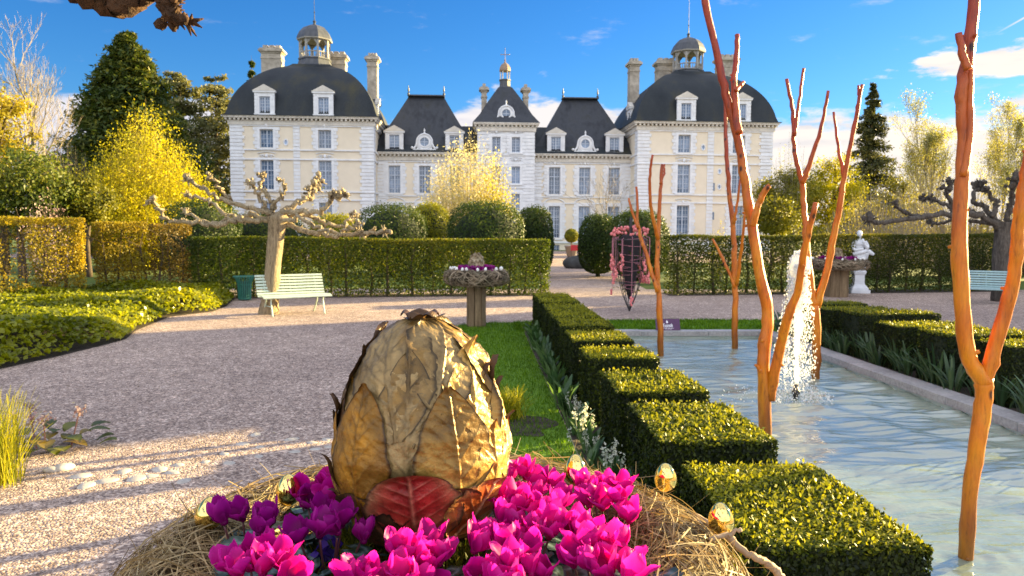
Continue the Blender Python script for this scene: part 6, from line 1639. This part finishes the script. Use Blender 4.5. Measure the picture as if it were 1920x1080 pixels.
def egg_leaf(theta, sc, L, W, col, layer, roll=0.0, seed=0, tipcurl=.012, shape='leaf', flip=False, edgecurl=.010):
    """theta: turn around the egg (0 = toward the camera, + = right); sc: height 0..1 of the leaf middle; L, W metres"""
    q = np.random.default_rng(seed+900); nu, nv = 110, 57
    v = np.linspace(0, 1, nu)[:, None]; u = np.linspace(-1, 1, nv)[None]
    if shape == 'round': wid = np.sin(PI*np.clip(v*.94+.03, 0, 1))**.55
    else: wid = (np.sin(PI*np.clip(v, 0.012, .988)**.82))**.75
    jag = 1+.085*vnoise(np.stack([v*14+u*0, np.sign(u)*9+v*0], -1), 1.0, seed)+.03*vnoise(np.stack([v*50+u*0, np.sign(u)*9+v*0], -1), 1.0, seed+1)
    x = u*wid*W/2*jag; y = (v-.5)*L + .012*np.cos(u*2)*W
    if flip: y = -y
    cr, sr = math.cos(roll), math.sin(roll); X = x*cr-y*sr; Yl = x*sr+y*cr
    sz = np.clip(sc+Yl/(EH*1.02), .004, .996)
    rr = egg_r(sz); rc = np.maximum(rr, .05)
    th = theta + X/rc
    vein = np.abs(u)*wid
    sv = (v-.02)*6.8 + .5*(u > 0) - vein*(2.3+.5*vnoise(np.stack([v*3+u*0, np.sign(u)*3+v*0], -1), 1.0, seed+31))                        # herring-bone side veins
    saw = np.abs((sv % 1)-.5)*2
    ridge = np.clip(1.25-saw*6.0, 0, 1)*np.clip(1.05-np.abs(u), 0, 1)*np.clip(np.abs(u)*8, 0, 1)
    mid = np.exp(-(u*W/2*wid/.0028)**2)
    puff = np.cos(sv*2*PI)*-.5
    P3 = np.stack([X*60, Yl*60, 0*X+seed], -1)
    G3 = np.stack([th*9, Yl*60+sc*27, 0*X], -1)          # the creases run through every layer, so sheets stay stacked
    wr = vnoise(G3, .9, 3) + .55*(1-2*np.abs(vnoise(G3, 2.3, 8)))*np.clip(sz*1.6-.2, .25, 1.2); wr2 = vnoise(P3, 2.6, seed+5)
    off = .003 + layer*.0052 + .0036*mid + .0016*ridge + .0010*puff*np.clip(1-np.abs(u), 0, 1)*(np.abs(u) > .06) + .0030*wr + .0008*wr2
    e = np.abs(u)**5; tipf = v if not flip else v
    edgecurl = .003 if tipcurl < .015 else tipcurl*.75
    off = off + edgecurl*e*np.clip(.35+.9*vnoise(np.stack([v*6+u*0, np.sign(u)*5+v*0], -1), 1.0, seed+7), -.15, 1.2) + tipcurl*np.clip((v-.86)/.14, 0, 1)**2 + .004*np.clip((.08-v)/.08, 0, 1)
    slope = .35                                         # the shell leans inward toward the top
    R = rr+off
    Vx = R*np.sin(th); Vy = -R*np.cos(th); Vz = sz*EH + off*slope*(sz-.45)*2
    V = np.stack([Vx, Vy, Vz], -1).reshape(-1, 3)
    crk = np.clip((np.abs(vnoise(G3, 1.7, 21)) < .10)*1.0 * (np.abs(vnoise(G3, .8, 22)) < .45), 0, 1)[..., None]
    base = PAL_K*np.array(PAL[col])[None, None]*(1+.26*wr[..., None]+.16*wr2[..., None])*(1-.28*crk)
    ALT = {'silver': (.22, .120, .022), 'gold': (.15, .075, .008), 'pale': (.36, .19, .03), 'bronze': (.17, .09, .015), 'red': (.16, .012, .010), 'darkred': (.05, .014, .010), 'rust': (.46, .20, .05), 'brown': (.06, .03, .014)}[col]
    am = np.clip(vnoise(G3, .55, seed % 5)*1.5+.25, 0, .85)[..., None]; base = base*(1-am)+np.array(ALT)[None, None]*am*(1+.2*wr2[..., None])
    ed = np.clip((np.abs(u)*1.02)**4*.8+np.clip((v-.9)*6, 0, 1)*.6 + .35*np.clip(wr, 0, 1), 0, 1)[..., None]
    c = base*(1-ed)+np.array(EDGE[col])[None, None]*ed
    vc = np.clip(mid*.85+ridge*.45, 0, 1)[..., None]
    light = np.array((.62, .48, .28)) if col not in ('red', 'darkred') else np.array((.50, .24, .14))
    if col not in ('red', 'darkred', 'rust'): c = c*(1-.55*np.clip(ridge*1.2*(.55+.6*vnoise(G3, 1.1, 41))+mid*.4, 0, 1)[..., None])
    else: c = c*(1-.6*vc)+light*.6*vc
    rim = np.clip((np.abs(u)-.90)*16, 0, 1)[..., None]; c = c*(1-.7*rim)
    blot = np.clip(vnoise(P3, .45, seed+11)*1.6-.35, 0, 1)[..., None]; c = c*(1-.45*blot)
    dk = np.clip(np.exp(-((np.abs(u)*W/2*wid-.0055)/.003)**2), 0, 1)[..., None]*.25   # darker lines along both sides of the midrib
    c = c*(1-dk); c = np.clip(c, .004, 1)
    m = MB(); m.grid(V, nu, nv, CC=np.broadcast_to(c, (nu, nv, 3)).reshape(-1, 3))
    return m.build('leaf', M['egg_leaf'], egg, True)
D = math.radians
back = [(95, .30, 'brown'), (130, .3, 'gold'), (165, .3, 'brown'), (200, .32, 'bronze'), (235, .3, 'gold'), (265, .3, 'brown'), (110, .6, 'bronze'), (150, .62, 'silver'), (190, .6, 'gold'), (230, .62, 'bronze'), (260, .6, 'pale'), (140, .82, 'silver'), (200, .84, 'bronze'), (250, .82, 'silver')]
for i, (a, z, c) in enumerate(back): egg_leaf(D(a), z, .24, .15, c, i % 3, seed=300+i)
L_ = [  # theta, height, length, width, colour, layer, roll, curl, shape
 (-62, .48, .26, .15, 'gold', 0, .10, .012, 'leaf'), (70, .52, .26, .15, 'pale', 0, -.12, .016, 'leaf'), (40, .62, .26, .14, 'bronze', 0, -.1, .01, 'leaf'), (-30, .72, .25, .15, 'silver', 0, .14, .008, 'leaf'),
 (10, .79, .27, .17, 'silver', 1, -.22, .004, 'leaf'), (-50, .76, .25, .15, 'silver', 1, .30, .014, 'leaf'), (52, .80, .24, .13, 'pale', 1, -.30, .022, 'leaf'), (-24, .80, .26, .17, 'silver', 2, .30, .010, 'leaf'), (28, .86, .21, .12, 'silver', 2, -.35, .028, 'leaf'), (80, .84, .18, .10, 'bronze', 2, -.2, .02, 'leaf'), (-90, .70, .24, .14, 'brown', 1, .2, .02, 'leaf'),
 (44, .62, .27, .125, 'pale', 2, -.20, .034, 'leaf'), (76, .56, .24, .10, 'bronze', 3, -.12, .020, 'leaf'), (-4, .56, .30, .145, 'silver', 2, .02, .006, 'leaf'),
 (-38, .44, .28, .150, 'gold', 3, -.03, .012, 'leaf'), (-78, .40, .24, .12, 'gold', 2, .05, .016, 'leaf'), (-70, .24, .16, .09, 'bronze', 3, .1, .016, 'leaf'),
 (26, .46, .26, .150, 'bronze', 4, .06, .012, 'leaf'), (56, .37, .20, .105, 'pale', 4, .05, .014, 'leaf'), (80, .36, .2, .12, 'pale', 2, -.1, .02, 'leaf'), (92, .5, .2, .1, 'bronze', 1, -.1, .02, 'leaf'),
 (-40, .12, .15, .16, 'darkred', 3, .9, .014, 'round'), (-68, .10, .14, .15, 'brown', 2, .5, .016, 'round'), (14, .10, .13, .17, 'brown', 4, 1.2, .012, 'round'), (66, .12, .14, .14, 'brown', 3, -.4, .012, 'round'),
 (24, .20, .13, .12, 'darkred', 4, -.5, .012, 'round'), (0, .25, .15, .17, 'red', 5, .08, .014, 'round'), (44, .22, .135, .135, 'rust', 5, -.55, .016, 'leaf'), (-24, .06, .1, .16, 'brown', 5, 1.4, .01, 'round')]
for i, (a, z, L, W, c, ly, ro, tc, sh) in enumerate(L_): egg_leaf(D(a), z, L, W, c, ly, ro, i, tc, sh)
m = MB()                                                 # curled stub where the leaf tips meet at the top
for i in range(5):
    a = i*1.3+.4; s_ = np.linspace(0, 1, 7); w_ = .020*np.sin(np.clip(.4+s_*2.6, 0, PI)); c_ = np.stack([np.cos(a)*(.012+.030*s_), np.sin(a)*(.012+.030*s_), EH-.012+.030*np.sin(s_*2.4)], 1); sd = np.array((-np.sin(a), np.cos(a), 0))
    V = np.stack([c_-sd*w_[:, None], c_+np.array((0, 0, .006)), c_+sd*w_[:, None]], 1).reshape(-1, 3); m.grid(V, 7, 3, CC=np.tile((.22, .11, .035), (21, 1)))
m.build('leaf_tip', M['egg_leaf'], egg, True)

# ------------------------------------------------------------------ golden eggs on the rim
def gold_mat():
    m, nt, out = newmat('polished_gold'); p = N_(nt, 'ShaderNodeBsdfPrincipled'); p.inputs['Base Color'].default_value = (.95, .70, .22, 1); p.inputs['Metallic'].default_value = 1
    n = noise_tex(nt, 9, 2); r = ramp(nt, [(0, (.03,)*3), (1, (.08,)*3)], n.outputs['Fac']); nt.links.new(r.outputs[0], p.inputs['Roughness']); nt.links.new(p.outputs[0], out.inputs[0]); return m
M['gold'] = gold_mat()
m = MB(); m.lathe(egg_profile(.064, .0235, 22), 32); gme = m.mesh('golden_egg', M['gold'], True)
ge = [(1078, 905, 1.225, 0.1, 'shiny golden egg half hidden behind the flowers, between the big egg and the right rim'), (1248, 917, 1.20, .25, 'shiny golden egg on the back right rim of the straw nest'), (1354, 1000, 1.185, -.15, 'shiny golden egg on the right rim beside the cut twig'), (386, 990, 1.205, .3, 'shiny golden egg on the far left rim of the straw nest'), (540, 944, 1.215, -.1, 'shiny golden egg peeping out from behind the purple flowers at left')]
for x, y, z, tl, lb in ge:
    v = at(x, y+4, z=z-.004); tag(link('golden_egg', gme, None, v, (rg.uniform(-.15, .15), tl*.6, rg.uniform(0, 6)), 1.1), lb, 'egg', 'golden eggs on the nest rim')

# ------------------------------------------------------------------ cyclamen plants
def petal_mat(name, dk, md, lt, tc):
    m = leaf_mat(name, dk, md, lt, .55, tc, rough=.45, clump=14, spec=.25); return m
M['petal_pink'] = petal_mat('hot_pink_petals', (.42, .002, .16), (.68, .005, .33), (.80, .035, .50), (1.15, .8, 1.0))
M['petal_purple'] = petal_mat('purple_petals', (.22, .002, .13), (.40, .006, .28), (.54, .02, .40), (1.15, .8, 1.05))
M['cyc_leaf'] = None
def cyc_leaf_mat():
    m, nt, out = newmat('cyclamen_leaf'); at_ = N_(nt, 'ShaderNodeAttribute', attribute_name='tint')
    p = N_(nt, 'ShaderNodeBsdfPrincipled'); nt.links.new(at_.outputs['Color'], p.inputs['Base Color']); p.inputs['Roughness'].default_value = .4
    n = noise_tex(nt, 60, 3); nt.links.new(bump(nt, n.outputs['Fac'], .4, .004), p.inputs['Normal']); nt.links.new(p.outputs[0], out.inputs[0]); return m
M['cyc_leaf'] = cyc_leaf_mat()
M['cyc_stem'] = plain('cyclamen_stem', (.10, .03, .035), .5)
def flower_mesh(seed, mat):
    """upswept petals above a nodding throat; origin at the throat"""
    q = np.random.default_rng(seed); m = MB(); n = 5
    for i in range(n):
        a = i*2*PI/n+q.uniform(-.25, .25); L = q.uniform(.037, .050); W = q.uniform(.030, .040); open_ = q.uniform(.15, .75); tw = q.uniform(-.5, .5)
        nu, nv = 11, 7; v = np.linspace(0, 1, nu)[:, None]; u = np.linspace(-1, 1, nv)[None]
        wid = np.power(np.sin(PI*np.clip(.10+.86*v**.9, 0, 1)), .72)
        wid = wid*(1+.05*np.sin(v*23+seed+i))
        r = .006+L*np.sin(open_)*v**1.25+.006*np.sin(v*PI); z = L*np.cos(open_*v)*v
        xs = u*wid*W/2; cup = -(u**2)*.006*wid + .0016*np.sin(v*9+seed)*u
        th = tw*v
        rad = r+cup*1.0; tx = xs*np.cos(th); ty = xs*np.sin(th)
        X = (rad+ty)*math.cos(a)-tx*math.sin(a); Y = (rad+ty)*math.sin(a)+tx*math.cos(a)
        m.grid(np.stack([X, Y, z+0*u+.0022*np.sin(u*6+v*9+i)*v], -1).reshape(-1, 3), nu, nv, R=np.clip(.18+.55*v+.35*np.abs(u)**3+q.uniform(-.18, .18), 0, 1).ravel())
    m.ball((0, 0, -.002), .0075, 8, R=.05, sq=(1, 1, .9))
    return m.mesh('flower', mat, True)
FP = [flower_mesh(i, M['petal_pink']) for i in range(7)]; FQ = [flower_mesh(20+i, M['petal_purple']) for i in range(6)]
def cleaf_mesh(seed):
    q = np.random.default_rng(seed); nu, nv = 14, 17; v = np.linspace(0, 1, nu)[:, None]; a = np.linspace(-PI*.93, PI*.93, nv)[None]
    R = .034*(1+.18*np.cos(a)+.03*np.cos(a*9))*v
    X = R*np.sin(a); Y = R*np.cos(a)+.010; Z = -.10*(X**2+Y**2)*8*v + .0025*np.sin(a*6)*v
    pat = np.clip(np.exp(-((v-.62+.08*np.cos(a*7))/.11)**2), 0, 1)[..., None]; vein = (np.clip(1-np.abs(((a*2.2) % 1)-.5)*9, 0, 1)*v)[..., None]
    c = np.array((.010, .035, .022))*(1-pat*.75)+np.array((.16, .24, .24))*pat*.75; c = c+vein*np.array((.05, .08, .07))
    m = MB(); m.grid(np.stack([X, Y, Z], -1).reshape(-1, 3), nu, nv, CC=c.reshape(-1, 3)); return m.mesh('leaf', M['cyc_leaf'], True)
CL = [cleaf_mesh(i) for i in range(4)]
plants = [  # label, purple?, flower pixel positions (throat)
 ('purple cyclamen at the far left of the nest, beside the left golden egg', True, [(420, 985), (455, 975), (487, 985), (510, 975)]),
 ('purple cyclamen left of the big egg, in front of the hidden golden egg', True, [(575, 935), (600, 965), (640, 990), (560, 1008), (600, 1012), (632, 1008), (682, 1002)]),
 ('crimson cyclamen touching the left side of the big egg', False, [(560, 925), (600, 922), (628, 918), (618, 938)]),
 ('bright pink cyclamen at the front left corner of the nest', False, [(435, 1058), (468, 1052), (500, 1048), (528, 1075), (450, 1085), (492, 1082), (545, 1090)]),
 ('hot pink cyclamen low in front, below the left half of the big egg', False, [(680, 1092), (700, 1100), (735, 1085), (765, 1095), (655, 1100)]),
 ('pink cyclamen directly below the centre of the big egg', False, [(740, 1040), (768, 1048), (808, 1020), (800, 1062), (822, 1050), (780, 1068)]),
 ('pink cyclamen at the right side of the big egg, rearmost of the right group', False, [(955, 915), (985, 902), (1012, 905), (1038, 912), (968, 930), (1050, 935), (1000, 932)]),
 ('pink cyclamen right of the big egg, in front of the rearmost one', False, [(925, 955), (950, 958), (978, 965), (1008, 970), (1042, 965), (940, 980), (965, 985), (1020, 985)]),
 ('magenta cyclamen in the middle of the right group', False, [(905, 1005), (935, 1010), (968, 1020), (1000, 1015), (1030, 1008), (890, 1025), (950, 1035), (985, 1040)]),
 ('hot pink cyclamen at the front of the right group, cut by the photo edge', False, [(900, 1078), (930, 1065), (962, 1075), (995, 1080), (1022, 1070), (945, 1095), (980, 1100)]),
 ('pink cyclamen close to the golden egg between the big egg and the right rim', False, [(1090, 925), (1115, 922), (1142, 920), (1168, 925), (1130, 945), (1105, 940), (1160, 950), (1180, 962)]),
 ('single flowered pink cyclamen in front of the half hidden golden egg', False, [(1060, 1000), (1085, 1005), (1100, 1010)]),
 ('pink cyclamen on the right of the group next to the moss', False, [(1075, 1055), (1100, 1045), (1130, 1050), (1158, 1035), (1172, 1060), (1142, 1075), (1110, 1075), (1180, 1085)])]
rg = np.random.default_rng(55)
for lb, pur, fl in plants:
    pts = [at(x, y, z=1.238) for x, y in fl]; c = sum(pts, Vector())/len(pts)
    b = Vector((c.x, c.y+.012, 1.135)); t = thing('cyclamen_plant', lb, 'flower plant', b, 0, 'cyclamen plants in the foreground nest')
    for i, v in enumerate(pts):
        o = link('flower', (FQ if pur else FP)[rg.integers(0, 6)], t, v-b+Vector((0, 0, rg.uniform(-.014, .012))), (rg.normal(0, .26), rg.normal(0, .26), rg.uniform(0, 6)), rg.uniform(.88, 1.2))
        s = MB(); e = np.array((v-b)[:]); s.tube(smooth_path([(e[0]*.15, e[1]*.15, 0), (e[0]*.7, e[1]*.7, e[2]*.5), tuple(e)], 4), .0022, 5); s.build('stem', M['cyc_stem'], t, True)
    for i in range(9):
        a = rg.uniform(0, 2*PI); r = rg.uniform(.02, .085); link('leaf', CL[i % 4], t, (r*math.cos(a), r*math.sin(a)-.01, rg.uniform(.03, .075)), (rg.normal(-.25, .3), rg.normal(0, .3), a-PI/2), rg.uniform(.8, 1.25))
# small dark blue violet between the purple cyclamens
v = at(612, 1022, z=1.2); t = thing('violet_plant', 'tiny dark blue violet tucked under the purple cyclamen flowers', 'flower plant', (v.x, v.y, 1.14))
f = MB(); n = 26; P = np.stack([rg.normal(0, .012, n), rg.normal(0, .008, n), .05+rg.normal(0, .016, n)], 1); f.leaves(P, rg.normal(0, 1, P.shape)+np.array((0, -1, 0)), .024, .02); f.tube([(0, 0, 0), (0, 0, .05)], .002, 5); f.build('flower', leaf_mat('violet_petals', (.02, .008, .12), (.04, .015, .24), (.08, .03, .36), .3, (1, 1, 1)), t)
# ------------------------------------------------------------------ the trees beyond the right edge of the view whose long shadows cross the garden
def big_tree(label, x, y, h, w, mat, n=16000, L=.34, seed=1, z0=.1):
    t = thing('evergreen_tree', label, 'tree', (x, y, 0), 0)
    k = MB(); k.tube(smooth_path([(0, 0, -.1), (.1, 0, h*.5), (0, 0, h*.92)], 4), np.linspace(.3, .06, 9), 8); k.build('trunk', M['bark_brown'], t, True)
    q = np.random.default_rng(seed); zz = q.uniform(z0, 1, n); a = q.uniform(0, 2*PI, n)
    env = w*np.clip(np.minimum(1.0, (1.02-zz)*5), .05, 1)*(1+.12*vnoise(np.stack([np.cos(a)*2, np.sin(a)*2, zz*5], -1), 1.3, seed))
    r = env*np.sqrt(q.uniform(.15, 1, n)); P = np.stack([r*np.cos(a), r*np.sin(a), zz*h], 1)
    m = MB(); m.leaves(P, q.normal(0, 1, P.shape), L, L*.7); m.build('crown', mat, t); return t
big_tree('broad dense evergreen tree standing beyond the right edge of the garden', 27.0, 25.9, 9.4, 3.9, M['evergreen'], 34000, .40, 2)
big_tree('lower evergreen tree beyond the right hedge, outside the frame', 24.5, 28.6, 4.2, 1.7, M['evergreen'], 12000, .30, 5)
